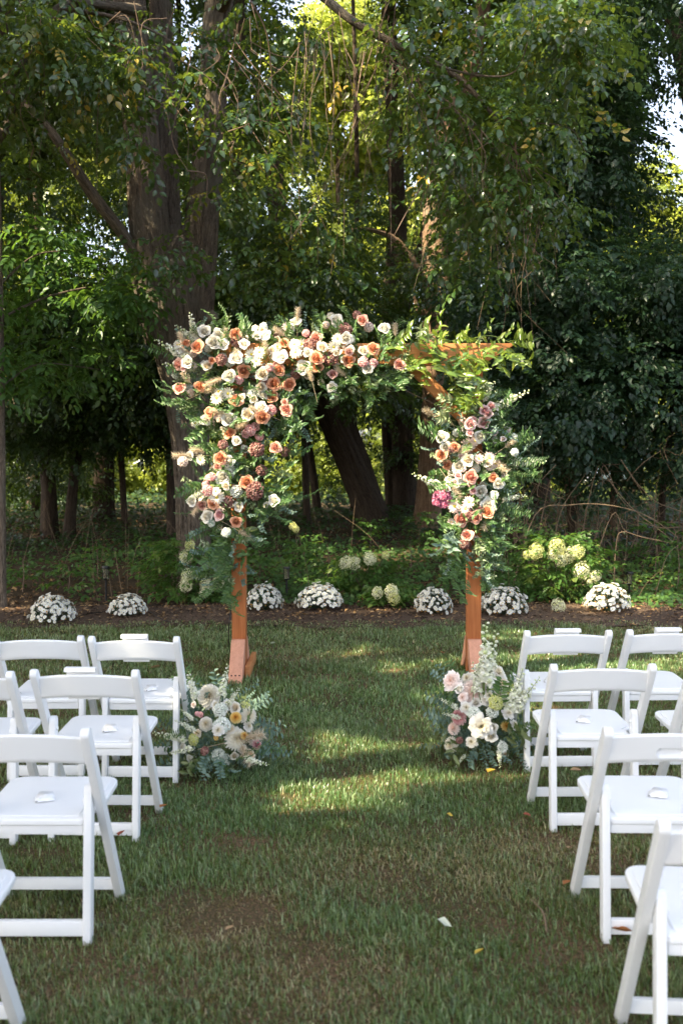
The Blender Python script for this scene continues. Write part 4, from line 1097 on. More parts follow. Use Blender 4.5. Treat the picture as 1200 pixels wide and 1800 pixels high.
def bunny(seed, L=.09, R=.022):
    """fluffy grass plume along +Z"""
    r = np.random.default_rng(seed); A = Acc()
    n = 260
    t = r.uniform(0, 1, n); az = r.uniform(0, 6.28, n)
    rad = R * .35 * np.sin(PI * np.clip(t, .03, .97)) ** .6
    D = np.stack([np.cos(az), np.sin(az), r.uniform(.3, 1.0, n)], 1)
    P = np.stack([np.cos(az) * rad, np.sin(az) * rad, t * L], 1)
    hair = np.array([(-.035, 0, 0), (.035, 0, 0), (0, 0, 1)]); f = np.array([(0, 1, 2)])
    V, F = instance(hair, f, frames(D, r.uniform(0, 6, n)), P, R * r.uniform(.8, 1.5, n))
    A.add(V, F, np.repeat(r.uniform(0, 1, n), 1))
    V, F, _ = tube([(0, 0, -.16), (0, 0, 0), (0, 0, L * .5), (0, 0, L)], [.0012, .002, R * .42, R * .08], sides=7, per=3)
    A.add(V, F, .3)
    return A

def spire(seed, L=.28, n=22, s=.014, bell=True):
    """flower spire: stem along +Z with pale florets, buds towards the tip"""
    r = np.random.default_rng(seed); A = Acc()
    bend = r.uniform(-.12, .12, 2)
    st = lambda t: np.array([bend[0] * L * t * t, bend[1] * L * t * t, L * t])
    V, F, _ = tube([st(0), st(.5), st(1)], [.0032, .0024, .001], sides=5, per=3)
    A.add(V, F, .5, 1)
    bm = bmesh.new(); bmesh.ops.create_icosphere(bm, subdivisions=1, radius=1)
    IV = np.array([v.co for v in bm.verts]) * np.array([.75, .75, 1.1]); IF = np.array([[v.index for v in f.verts] for f in bm.faces]); bm.free()
    PV, PF = leaf_tri(.8, .25, .1, False)
    for i in range(n):
        t = .22 + .78 * (i + .5) / n
        az = i * 2.4; sc = s * (1.25 - .85 * t) * r.uniform(.85, 1.2)
        d = np.array([math.cos(az), math.sin(az), .35])
        c = st(t) + d * sc * 1.3
        Mx = frames(d[None], None)[0]
        if t < .72:
            for k in range(4):
                dd = d + .9 * (Mx[:, 0] * math.cos(k * PI / 2) + Mx[:, 1] * math.sin(k * PI / 2))
                v, f = instance(PV, PF, frames(np.cross(dd, d)[None] * .2 + d[None]), np.array([c]), sc * 2.0)
                m_ = frames(d[None], np.array([k * PI / 2]))[0]
                vv = (m_ @ (PV * sc * 1.9 * np.array([1, 1, 1])).T).T + c
                A.add(vv, PF, r.uniform(0, .6))
        A.add((Mx @ (IV * sc).T).T + c, IF, r.uniform(0, 1), 0)
    return A

PM = {
    'white': petal_mat('ivory_petal', [(0, (.80, .70, .47)), (.35, (.86, .81, .68)), (1, (.90, .88, .83))]),
    'cream': petal_mat('cream_petal', [(0, (.85, .62, .36)), (.5, (.84, .74, .56)), (1, (.87, .82, .72))]),
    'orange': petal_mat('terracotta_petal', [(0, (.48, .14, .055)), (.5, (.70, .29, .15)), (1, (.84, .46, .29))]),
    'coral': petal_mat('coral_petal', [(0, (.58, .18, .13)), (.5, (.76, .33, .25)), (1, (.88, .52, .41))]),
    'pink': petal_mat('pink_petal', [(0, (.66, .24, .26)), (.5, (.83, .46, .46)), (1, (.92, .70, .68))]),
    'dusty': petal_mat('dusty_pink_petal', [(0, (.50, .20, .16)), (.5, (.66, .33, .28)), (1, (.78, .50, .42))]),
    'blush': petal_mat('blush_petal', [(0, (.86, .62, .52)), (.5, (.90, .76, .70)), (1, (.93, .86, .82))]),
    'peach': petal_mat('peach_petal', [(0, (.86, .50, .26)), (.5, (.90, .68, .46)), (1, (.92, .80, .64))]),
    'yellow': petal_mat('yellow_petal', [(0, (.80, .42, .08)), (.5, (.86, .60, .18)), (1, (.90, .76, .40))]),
    'burgundy': petal_mat('burgundy_floret', [(0, (.14, .05, .045)), (.6, (.28, .13, .11)), (1, (.48, .30, .25))], .1),
    'magenta': petal_mat('magenta_floret', [(0, (.32, .05, .12)), (.6, (.52, .14, .26)), (1, (.66, .32, .42))], .1),
    'lime': petal_mat('lime_floret', [(0, (.58, .62, .22)), (.5, (.74, .74, .40)), (1, (.70, .72, .18))]),
    'hyd': petal_mat('cream_floret', [(0, (.76, .74, .46)), (.5, (.86, .84, .62)), (1, (.78, .80, .36))]),
    'mum': petal_mat('mum_petal', [(0, (.80, .78, .66)), (.3, (.90, .89, .83)), (1, (.93, .92, .88))]),
    'tan': petal_mat('plume', [(0, (.60, .47, .32)), (.5, (.80, .67, .50)), (1, (.90, .82, .68))], .45),
    'bell': petal_mat('bell_floret', [(0, (.90, .89, .80)), (.6, (.84, .86, .66)), (1, (.60, .68, .32))]),
    'berry': petal_mat('white_berry', [(0, (.62, .68, .58)), (1, (.86, .87, .80))], .1),
    'eye': petal_mat('yellow_eye', [(0, (.5, .45, .08)), (1, (.72, .60, .10))], .05),
    'stem': leaf_mat('green_stem', [(0, (.10, .17, .04)), (1, (.22, .30, .08))], (.3, .4, .05), .15),
    'ruscus': leaf_mat('ruscus_leaf', [(0, (.038, .095, .030)), (.6, (.080, .165, .048)), (1, (.17, .25, .08))], (.26, .40, .05), .3, .38, .5),
    'euc': leaf_mat('eucalyptus_leaf', [(0, (.085, .15, .12)), (.6, (.15, .23, .18)), (1, (.26, .34, .26))], (.20, .30, .16), .2, .6, .3),
    'pitto': leaf_mat('variegated_leaf', [(0, (.11, .17, .08)), (.6, (.24, .31, .16)), (1, (.52, .55, .36))], (.35, .42, .16), .25),
    'smilax': leaf_mat('smilax_leaf', [(0, (.075, .15, .022)), (.5, (.15, .235, .035)), (1, (.28, .34, .06))], (.40, .46, .05), .38, .3, .6),
    'magnolia': leaf_mat('olive_leaf', [(0, (.07, .10, .035)), (.6, (.13, .17, .06)), (1, (.22, .26, .11))], (.25, .3, .08), .2, .4),
}
SPA = []
def sprig(seed, L=.3, n=14, leaf=.045, w=.34, mat='ruscus', droop=.5, pair=True, whorl=False, wide=.95):
    r = random.Random(seed); A = Acc()
    bx = r.uniform(-.25, .25)
    st = lambda t: np.array([bx * L * t * t, -droop * L * t * t * .6, L * t * (1 - .15 * droop * t)])
    V, F, _ = tube([st(0), st(.35), st(.7), st(1)], [.0022, .0018, .0014, .0008], sides=4, per=2)
    A.add(V, F, .5)
    LV, LF = leaf_tri(w, .12, .2, True)
    for i in range(n):
        t = (.12 + .88 * (i + .5) / n) if not whorl else (.35 + .22 * (i // 7))
        p = st(min(1, t)); tan = st(min(1, t + .03)) - st(max(0, t - .03)); tan = tan / np.linalg.norm(tan)
        az = (i % 2) * PI + r.uniform(-.5, .5) if pair else i * 2.4
        if whorl: az = i * 2 * PI / 7 + r.uniform(-.2, .2)
        side = np.array([math.cos(az), math.sin(az) * (.7 if pair else 1), 0])
        d = tan * (1 - wide * .55) + side * wide * .8 + np.array([0, r.uniform(-.25, .25), -.1])
        d /= np.linalg.norm(d)
        zz = np.cross(np.cross(d, np.array([0, -1, .3])), d); zz /= np.linalg.norm(zz) + 1e-6
        zz += np.array([r.gauss(0, .3) for _ in range(3)]); zz -= d * zz.dot(d); zz /= np.linalg.norm(zz)
        x = np.cross(d, zz)
        Mx = np.stack([x, d, zz], 1)
        A.add((Mx @ (LV * leaf * r.uniform(.7, 1.2) * (1 - .25 * t)).T).T + p, LF, min(1, max(0, r.gauss(.5, .24))))
    SPA.append((A.arrays(), mat))
    return A.mesh('leafy_sprig', PM[mat])

MESH = {}
def fmesh(kind, col, make, nvar, second='stem'):
    for k in range(nvar):
        A = make(1000 + 37 * k + hash_(kind + col))
        MESH.setdefault(kind + '_' + col, []).append(A.mesh(kind, [PM[col], PM[second]], smooth=True))
def hash_(s): return sum(ord(c) * (i + 3) for i, c in enumerate(s)) % 997
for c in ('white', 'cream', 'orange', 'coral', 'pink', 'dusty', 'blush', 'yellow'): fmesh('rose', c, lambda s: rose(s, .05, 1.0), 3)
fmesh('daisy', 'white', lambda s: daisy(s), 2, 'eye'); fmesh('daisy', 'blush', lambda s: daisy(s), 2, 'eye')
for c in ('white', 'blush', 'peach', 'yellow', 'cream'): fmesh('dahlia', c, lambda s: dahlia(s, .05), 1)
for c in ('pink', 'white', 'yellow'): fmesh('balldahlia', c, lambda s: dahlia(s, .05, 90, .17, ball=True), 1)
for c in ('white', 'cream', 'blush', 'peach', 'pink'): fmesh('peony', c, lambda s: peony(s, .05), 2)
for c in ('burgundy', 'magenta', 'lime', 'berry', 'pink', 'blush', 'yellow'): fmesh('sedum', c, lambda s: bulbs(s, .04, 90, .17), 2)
fmesh('plume', 'tan', lambda s: bunny(s), 3)
fmesh('spire', 'bell', lambda s: spire(s), 4)
SPG = {
    'ruscus': [sprig(2100 + k, .30, 20, .062, .40, 'ruscus') for k in range(5)],
    'euc': [sprig(2200 + k, .28, 16, .036, .66, 'euc') for k in range(4)],
    'pitto': [sprig(2300 + k, .20, 21, .048, .40, 'pitto', whorl=True) for k in range(4)],
    'smilax': [sprig(2400 + k, .36, 11, .098, .46, 'smilax', .8, k % 2 == 0) for k in range(5)],
    'fern': [sprig(2500 + k, .34, 30, .055, .24, 'ruscus', .9) for k in range(4)],
    'magnolia': [sprig(2600 + k, .20, 7, .095, .38, 'magnolia', .4, False) for k in range(3)],
    'eucbig': [sprig(2700 + k, .24, 13, .058, .50, 'euc', .9) for k in range(4)],
}
NAMES = {'rose': 'rose', 'daisy': 'daisy', 'dahlia': 'dahlia', 'balldahlia': 'ball_dahlia', 'peony': 'peony', 'sedum': 'sedum_head', 'plume': 'grass_plume', 'spire': 'flower_spire'}
CLAB = {'white': 'white', 'cream': 'cream', 'orange': 'burnt orange', 'coral': 'coral', 'pink': 'pink', 'dusty': 'dusty pink', 'blush': 'pale blush', 'yellow': 'yellow', 'peach': 'peach', 'burgundy': 'burgundy', 'magenta': 'magenta', 'lime': 'lime', 'berry': 'white', 'tan': 'tan fluffy', 'bell': 'white'}
FR = random.Random(99)
def orient(d, roll, up=(0, 0, 1)):
    m = frames(np.array([d]), np.array([roll]), up)[0]
    return Matrix(m.tolist()).to_euler()
def put_flower(root, kind, col, p, d, dia=None, scale=None):
    """dia: the head's diameter in metres"""
    ms = MESH[kind + '_' + col]; me = ms[FR.randrange(len(ms))]
    base = {'rose': .092, 'daisy': .078, 'dahlia': .10, 'balldahlia': .094, 'peony': .10, 'sedum': .08, 'plume': .09, 'spire': .28}[kind]
    s = scale if scale else dia / base
    o = link(NAMES[kind], me, root, tuple(np.array(p) - np.array(root.location)), orient(d, FR.uniform(0, 6.28)), s)
    o['label'] = CLAB[col] + ' ' + {'rose': 'rose', 'daisy': 'daisy with yellow eye', 'dahlia': 'dahlia', 'balldahlia': 'round dahlia', 'peony': 'full ruffled bloom', 'sedum': 'cluster of tiny florets', 'plume': 'grass plume', 'spire': 'flower spire'}[kind]
    return o
SPIDX = {}
_k = 0
for _kind, _l in SPG.items():
    SPIDX[_kind] = list(range(_k, _k + len(_l))); _k += len(_l)
PARTS, REST = {}, {}
def put_sprig(root, kind, p, d, s=1.0):
    """a leafy sprig: the first 300 of a thing are parts, the rest are joined into one part"""
    j = FR.randrange(len(SPG[kind]))
    roll = FR.uniform(-.8, .8)
    q = np.array(p) - np.array(root.location)
    PARTS[root.name] = PARTS.get(root.name, 0) + 1
    if PARTS[root.name] > 290:
        REST.setdefault(root.name, (root, []))[1].append((SPIDX[kind][j], q, frames(np.array([d]), np.array([roll]), (0, .9, -.45))[0] * s))
        return
    return link('leafy_sprig', SPG[kind][j], root, tuple(q), orient(d, roll, (0, .9, -.45)), s)
def join_rest():
    for root, lst in REST.values():
        mats = sorted({SPA[i][1] for i, _, _ in lst}); A = Acc()
        for i, q, Mx in lst:
            (V, F, R, _), mt = SPA[i]
            A.add(V @ Mx.T + q, F, R, mats.index(mt))
        link('foliage', A.mesh('foliage', [PM[m_] for m_ in mats]), root)['kind'] = 'stuff'
# ------------------------------------------------------------------ the wooden arch
AY = 7.75
def wood_mat(name, c1, c2, axis=2):
    m, nt = newmat(name)
    tc = N(nt, 'ShaderNodeTexCoord').outputs['Object']
    mp = N(nt, 'ShaderNodeMapping'); sc = [38, 38, 38]; sc[axis] = 1.6; mp.inputs['Scale'].default_value = sc; nt.links.new(tc, mp.inputs['Vector'])
    n1 = noise(nt, 1.0, 5, .6, mp.outputs[0]); n2 = noise(nt, 3.2, 4, .6, mp.outputs[0]); n3 = noise(nt, 2.5, 3, .6, tc)
    c = ramp(nt, mix(nt, .5, n1, n2), [(.33, c1), (.62, c2)])
    c = mix(nt, mix(nt, .5, n3, .0), c, tuple(v * .62 for v in c1))
    out(nt, bsdf(nt, c, .62, .25, bump(nt, n1, .25, .003))); return m
WZ = wood_mat('stained_cedar_upright', (.34, .10, .030), (.54, .20, .070), 2)
WX = wood_mat('stained_cedar_beam', (.44, .17, .055), (.66, .30, .12), 0)
WP = wood_mat('pale_cedar', (.52, .24, .15), (.70, .36, .24), 2)
SCR = plain('screw', (.05, .04, .04), .5, .4, Metallic=.5)
XL, XR = float(U(420, 900, AY)[0]), float(U(832.5, 900, AY)[0])
ZT = float(U(700, 604, AY - .07)[2])
arch = empty('wooden_arch', ((XL + XR) / 2, AY, 0), 'square red-brown timber wedding arch on two braced posts with angled beam ends', 'arch')
AX = arch.location.x
HW = .054
def post(x, nm='post'):
    bm_obj(nm, box_bm(x - AX - HW, x - AX + HW, -HW, HW, 0, ZT - .14), WZ, arch, .005, 2)
post(XL); post(XR)
xe = float(U(897, 604, AY)[0]); xb = float(U(845, 640, AY)[0])
xl = XL - (xe - XR)
def beam(y0, y1):
    H = .155
    prof = [(xl - AX, ZT), (xe - AX, ZT), (xe - AX, ZT - .02), (xb - AX + .01, ZT - H), (xl - AX + (xe - xb), ZT - H), (xl - AX, ZT - .02)]
    bm = prism([(p[0], p[1]) for p in prof], y0, y1)
    for v in bm.verts: v.co = Vector((v.co.y, v.co.x, v.co.z))
    bmesh.ops.recalc_face_normals(bm, faces=bm.faces)
    bm_obj('beam', bm, WX, arch, .004, 2)
beam(-HW - .042, -HW - .003); beam(HW + .003, HW + .042)
for s, x in ((1, XL), (-1, XR)):      # knee braces between post and beam
    bm = prism([(x - AX + s * (HW + .002), ZT - .66), (x - AX + s * (HW + .002), ZT - .52), (x - AX + s * .43, ZT - .157), (x - AX + s * .56, ZT - .157)], -.038, .038)
    for v in bm.verts: v.co = Vector((v.co.y, v.co.x, v.co.z))
    bmesh.ops.recalc_face_normals(bm, faces=bm.faces)
    bm_obj('knee_brace', bm, WX, arch, .004, 2)
for x in (XL, XR):                    # sloping feet before and behind, and the runner on the ground
    for s in (-1, 1):
        prof = [(s * (HW + .002), .13), (s * (HW + .002), .285), (s * (HW + .05), .285), (s * .36, .0), (s * .25, 0)]
        bm = prism(prof, x - AX - HW * .98, x - AX + HW * .98)
        ft = bm_obj('foot_brace', bm, WP, arch, .004, 2)
        for k in range(3):
            for (yy, zz) in ((s * (HW + .052), .26), (s * .315, .052)):
                b2 = bmesh.new(); bmesh.ops.create_uvsphere(b2, u_segments=8, v_segments=5, radius=.006)
                sc = bm_obj('screw', b2, SCR, ft, 0); sc.location = (x - AX - .03 + .03 * k, yy + .0, zz)
    bm_obj('ground_runner', box_bm(x - AX + HW + .003, x - AX + HW + .04, -.16, .44, 0, .09), WX, arch, .004, 2)
bm_obj('cross_tie', box_bm(XR - AX - .05, XR - AX + .05, -HW - .0005 + .002, HW - .0015, ZT - .1395, ZT - .02), WX, arch, .003, 2)
bm_obj('cross_tie', box_bm(XL - AX - .05, XL - AX + .05, -HW - .0005 + .002, HW - .0015, ZT - .1395, ZT - .02), WX, arch, .003, 2)

# knot on the left post
b2 = bmesh.new(); bmesh.ops.create_uvsphere(b2, u_segments=10, v_segments=6, radius=.009)
kn = bm_obj('wood_knot', b2, SCR, arch, 0); p = U(421, 1070, AY - HW); kn.location = (p[0] - AX, -HW + .004, p[2]); kn.scale = (1, .5, 1.1)

# ------------------------------------------------------------------ garlands
def garland(root, flowers, blobs, depth, kinds, seed, nper=9, sl=1.0):
    r = random.Random(seed)
    cen = np.array([[b[0], b[1]] for b in blobs])
    for (u, v, kind, col, dia) in flowers:
        # stand off more in the middle of the mass
        dd = min(math.hypot((u - b[0]) / (b[2] + 1), (v - b[1]) / (b[3] + 1)) for b in blobs)
        Y = AY - .10 - depth * max(0, 1 - .55 * min(1.4, dd)) + r.uniform(-.02, .03)
        p = U(u, v, Y)
        near = min(blobs, key=lambda b: math.hypot(u - b[0], v - b[1]))
        ox, oz = (u - near[0]) / 60, -(v - near[1]) / 60
        if kind == 'plume':
            a = math.atan2(oz + .2, ox + r.uniform(-.5, .5)); d = np.array([math.cos(a), -.35, math.sin(a)])
            p = p - d / np.linalg.norm(d) * .05
            put_flower(root, kind, col, p - np.array([0, .03, 0]), d, scale=r.uniform(1.0, 1.35))
        elif kind == 'spire':
            pass
        else:
            d = np.array([.35 * ox + r.uniform(-.35, .35), -1, .30 * oz + r.uniform(-.15, .45)])
            put_flower(root, kind, col, p, d, dia=dia * 1.06 * Y / FPX)
    big = [f for f in flowers if f[2] == 'rose']
    for _ in range(int(len(flowers) * .7)):      # small filler blooms tucked between the roses
        f = r.choice(big); a = r.uniform(0, 6.28); q = r.uniform(10, 20)
        x, y = f[0] + q * math.cos(a), f[1] + q * math.sin(a)
        k, c = r.choice((('rose', 'cream'), ('rose', 'white'), ('daisy', 'white'), ('sedum', 'blush'), ('sedum', 'burgundy'), ('rose', 'blush'), ('sedum', 'berry'), ('daisy', 'blush')))
        put_flower(root, k, c, U(x, y, AY - .06 - depth * r.uniform(.1, .5)), np.array([r.uniform(-.5, .5), -1, r.uniform(-.3, .5)]), dia=r.uniform(12, 17) * AY / FPX)
    for (px, py, rx, ry) in blobs:
        area = rx * ry / 2500
        for _ in range(int(nper * max(.7, area))):
            a = r.uniform(0, 2 * PI); q = math.sqrt(r.uniform(0, .8))
            x, y = px + rx * q * math.cos(a), py + ry * q * math.sin(a)
            Y = AY - .04 - depth * .62 * (1 - q) * r.uniform(.0, 1) + r.uniform(-.06, .12)
            d = np.array([q * math.cos(a) * 1.1 + r.uniform(-.4, .4), -r.uniform(.15, .9), -q * math.sin(a) * 1.0 + r.uniform(-.5, .25)])
            k = r.choices([k_ for k_, w in kinds], [w for k_, w in kinds])[0]
            put_sprig(root, k, U(x, y, Y), d, r.uniform(.6, .95) * sl * min(1.0, .55 + (rx + ry) / 160))

Z1 = lambda u, v: (240 + .4 * u, 520 + .4 * v)
L1 = []
def addz(lst, tr, sc, items, kind, col):
    for it in items:
        x, y = tr(it[0], it[1]); lst.append((x, y, kind, col, (it[2] if len(it) > 2 else 42) * sc))
S1 = .4
addz(L1, Z1, S1, [(298, 160, 60), (340, 208, 70), (383, 222, 60), (360, 168, 50), (230, 293, 58), (440, 280, 68), (412, 350, 64), (475, 215, 50), (530, 178, 40), (567, 180, 60), (552, 435, 58), (552, 498, 66), (404, 548, 76), (305, 545, 55),
                  (636, 275, 68), (733, 318, 68), (752, 250, 45), (702, 122, 52), (873, 112, 62), (918, 188, 62), (1087, 148, 56), (1018, 318, 56), (855, 400, 50), (234, 706, 44), (380, 800, 66), (412, 724, 56), (250, 905, 55), (315, 972, 60),
                  (608, 900, 56), (450, 927, 46), (440, 640, 46), (192, 245, 44)], 'rose', 'white')
addz(L1, Z1, S1, [(312, 312, 50), (554, 345, 66), (545, 400, 54), (487, 527, 66), (815, 230, 52), (993, 245, 50), (885, 252, 44), (465, 450, 40), (600, 240, 40), (516, 455, 40), (395, 835, 40), (940, 240, 40)], 'rose', 'cream')
addz(L1, Z1, S1, [(273, 230, 66), (222, 215, 46), (276, 403, 54), (437, 170, 56), (467, 328, 66), (443, 466, 70), (605, 388, 66), (625, 330, 58), (675, 395, 66), (597, 446, 60), (550, 535, 68), (330, 513, 56), (411, 610, 60), (369, 717, 64), (488, 820, 70),
                  (337, 915, 54), (437, 992, 54), (650, 215, 54), (788, 280, 66), (797, 315, 54), (935, 288, 60), (1037, 235, 60), (332, 286, 34)], 'rose', 'orange')
addz(L1, Z1, S1, [(193, 413, 60), (663, 500, 62), (612, 667, 56), (790, 188, 58), (990, 112, 54), (1150, 308, 58), (652, 468, 34)], 'rose', 'coral')
addz(L1, Z1, S1, [(190, 302, 54), (290, 918, 48), (862, 348, 46), (360, 750, 40), (930, 248, 40)], 'rose', 'dusty')
addz(L1, Z1, S1, [(355, 450, 56), (362, 422, 46), (402, 430, 52), (505, 258, 52), (540, 250, 54), (528, 288, 50), (284, 720, 48), (695, 215, 52), (725, 213, 46), (700, 250, 52), (885, 190, 52), (865, 225, 50), (352, 885, 66)], 'daisy', 'white')
addz(L1, Z1, S1, [(620, 225, 40), (610, 248, 40), (350, 860, 40), (340, 520, 40)], 'daisy', 'blush')
addz(L1, Z1, S1, [(585, 315, 34), (590, 505, 46), (500, 590, 46), (522, 575, 36), (480, 608, 34), (318, 800, 30), (332, 795, 34), (305, 830, 30), (314, 856, 44), (450, 370, 34), (1040, 295, 34), (995, 290, 40), (540, 620, 34), (745, 165, 30)], 'sedum', 'pink')
addz(L1, Z1, S1, [(372, 965, 58), (210, 320, 30)], 'rose', 'pink')
addz(L1, Z1, S1, [(372, 282, 46), (520, 858, 70), (528, 675, 60), (550, 768, 44), (855, 276, 60), (765, 215, 54), (400, 905, 46), (440, 200, 50), (915, 150, 56), (585, 420, 40), (620, 300, 40), (700, 345, 40), (380, 655, 40), (560, 380, 40)], 'sedum', 'burgundy')
addz(L1, Z1, S1, [(395, 1040, 40), (410, 770, 50), (440, 860, 50), (330, 1000, 30), (505, 430, 40), (940, 190, 36)], 'sedum', 'berry')
addz(L1, Z1, S1, [(708, 82), (628, 160), (1135, 148), (350, 375), (222, 360), (430, 262), (570, 230), (392, 172), (895, 335), (765, 350), (470, 565), (200, 700), (275, 680), (262, 940), (474, 1045), (318, 415), (205, 195), (360, 512), (520, 500), (330, 380)], 'plume', 'tan')
BL = [(350, 625, 40, 42), (400, 640, 60, 62), (470, 650, 70, 55), (545, 625, 62, 42), (600, 615, 62, 42), (645, 635, 48, 42), (690, 640, 34, 30), (400, 720, 52, 50), (450, 720, 62, 55), (500, 715, 42, 42), (405, 790, 50, 48), (450, 800, 55, 45),
      (385, 860, 42, 42), (445, 860, 55, 45), (485, 870, 28, 36), (410, 920, 46, 32), (395, 970, 28, 36), (378, 1010, 22, 38), (405, 1000, 18, 30), (555, 670, 50, 26), (630, 675, 46, 26), (330, 690, 26, 26)]
gl = empty('flower_garland', tuple(U(440, 720, AY - .15)), 'large garland of white and burnt orange roses over the left corner of the arch', 'garland', 'flower garlands on the arch')
garland(gl, L1, BL, .22, [('ruscus', 5), ('euc', 2.4), ('pitto', 3), ('fern', 1.6)], 501, 34)

Z2 = lambda u, v: (660 + .28333 * u, 540 + .28333 * v)
L2 = []; S2 = .28333
addz(L2, Z2, S2, [(415, 808, 85), (432, 868, 78), (638, 800, 80), (518, 985, 98), (650, 1140, 84), (755, 1095, 78), (695, 1232, 102)], 'rose', 'white')
addz(L2, Z2, S2, [(575, 950, 85), (690, 970, 60)], 'rose', 'cream')
addz(L2, Z2, S2, [(488, 868, 68), (410, 925, 84), (445, 975, 66), (722, 1060, 70), (690, 1275, 90)], 'rose', 'orange')
addz(L2, Z2, S2, [(583, 1055, 96), (525, 1310, 104), (620, 1298, 92), (570, 1420, 84)], 'rose', 'coral')
addz(L2, Z2, S2, [(672, 645, 74), (715, 618, 62), (700, 665, 60), (582, 730, 84), (600, 700, 50), (665, 715, 84), (580, 785, 50), (730, 778, 46), (590, 1105, 54), (602, 1140, 54), (515, 1045, 52), (530, 935, 50)], 'rose', 'pink')
addz(L2, Z2, S2, [(575, 850, 92), (705, 940, 80), (740, 970, 66), (708, 988, 54), (640, 940, 58), (490, 1235, 84), (578, 1210, 72), (555, 1255, 62), (615, 830, 60)], 'daisy', 'blush')
addz(L2, Z2, S2, [(450, 1095, 34), (492, 1082, 42), (448, 1130, 36), (790, 820, 40)], 'rose', 'blush')
addz(L2, Z2, S2, [(390, 1170, 62), (430, 1165, 60), (380, 1205, 56), (420, 1215, 60), (450, 1190, 40)], 'sedum', 'magenta')
addz(L2, Z2, S2, [(545, 1470, 60), (585, 1290, 66), (640, 1260, 50), (570, 1480, 44), (470, 880, 40)], 'sedum', 'burgundy')
addz(L2, Z2, S2, [(735, 1165, 50), (620, 1000, 50), (500, 780, 44), (860, 900, 46), (530, 1090, 50), (850, 810, 50)], 'sedum', 'berry')
addz(L2, Z2, S2, [(435, 645), (405, 690), (330, 655), (830, 845), (690, 1335), (500, 1145), (770, 985), (540, 890)], 'plume', 'tan')
BR = [(840, 715, 24, 30), (862, 735, 20, 22), (825, 760, 50, 34), (800, 790, 32, 34), (845, 800, 46, 36), (880, 790, 34, 28), (820, 840, 50, 38), (865, 850, 40, 36), (830, 890, 48, 34), (870, 900, 26, 28), (835, 935, 30, 30), (800, 950, 20, 34), (850, 965, 16, 30), (848, 1000, 11, 18), (905, 800, 28, 26)]
gr = empty('flower_garland', tuple(U(830, 830, AY - .15)), 'garland of white, coral and pink roses down the right post of the arch', 'garland', 'flower garlands on the arch')
garland(gr, L2, BR, .18, [('ruscus', 4), ('euc', 3.4), ('pitto', 3), ('fern', 1.5)], 502, 30)

# long loose sprays that break the outline: (px,py) root, (px,py) tip, kind, scale
def sprays(root, lst, seed, dy=.15):
    r = random.Random(seed)
    for (x0, y0, x1, y1, k) in lst:
        a = U(x0, y0, AY - .12 + r.uniform(-.06, .06)); b = U(x1, y1, AY - .2 - r.uniform(0, dy))
        d = b - a; L = np.linalg.norm(d)
        if k == 'spire': put_flower(root, 'spire', 'bell', a, d, scale=L / .28)
        else: put_sprig(root, k, a, d, L / {'ruscus': .3, 'fern': .33, 'smilax': .35, 'euc': .28, 'pitto': .2, 'eucbig': .24, 'magnolia': .2}[k])
sprays(gl, [(350, 640, 272, 600, 'spire'), (360, 610, 310, 570, 'spire'), (360, 650, 288, 640, 'spire'), (345, 600, 335, 548, 'spire'), (380, 580, 385, 530, 'fern'), (395, 580, 420, 540, 'fern'), (400, 585, 375, 535, 'fern'), (415, 590, 445, 560, 'fern'),
            (340, 690, 280, 705, 'fern'), (345, 700, 268, 720, 'fern'), (335, 700, 285, 740, 'fern'), (380, 730, 325, 765, 'fern'), (375, 720, 330, 745, 'fern'), (360, 745, 335, 790, 'ruscus'), (500, 600, 520, 560, 'ruscus'), (560, 600, 580, 565, 'ruscus'), (610, 600, 640, 570, 'ruscus'),
            (490, 730, 545, 760, 'ruscus'), (520, 700, 560, 745, 'fern'), (480, 790, 530, 770, 'ruscus'), (470, 840, 525, 845, 'pitto'), (480, 860, 520, 890, 'ruscus'), (450, 880, 515, 905, 'ruscus'), (460, 850, 515, 870, 'ruscus'), (480, 760, 540, 735, 'ruscus'),
            (620, 660, 610, 710, 'fern'), (600, 660, 585, 705, 'fern'), (640, 660, 645, 715, 'fern'), (660, 650, 680, 700, 'ruscus'), (680, 640, 695, 700, 'ruscus'), (650, 640, 655, 695, 'pitto'), (640, 660, 670, 690, 'pitto'), (690, 650, 705, 690, 'ruscus'),
            (395, 930, 365, 985, 'ruscus'), (395, 940, 380, 1020, 'fern'), (390, 960, 350, 1010, 'ruscus'), (400, 970, 400, 1050, 'fern'), (385, 1000, 370, 1060, 'ruscus'), (405, 1010, 398, 1080, 'fern'), (395, 1040, 402, 1100, 'fern'), (380, 1020, 355, 1045, 'euc'), (420, 930, 450, 945, 'magnolia'), (385, 970, 352, 955, 'euc'),
            (370, 860, 325, 880, 'spire'), (380, 800, 345, 790, 'ruscus'), (420, 960, 425, 1010, 'fern'), (350, 660, 318, 665, 'ruscus')], 601)
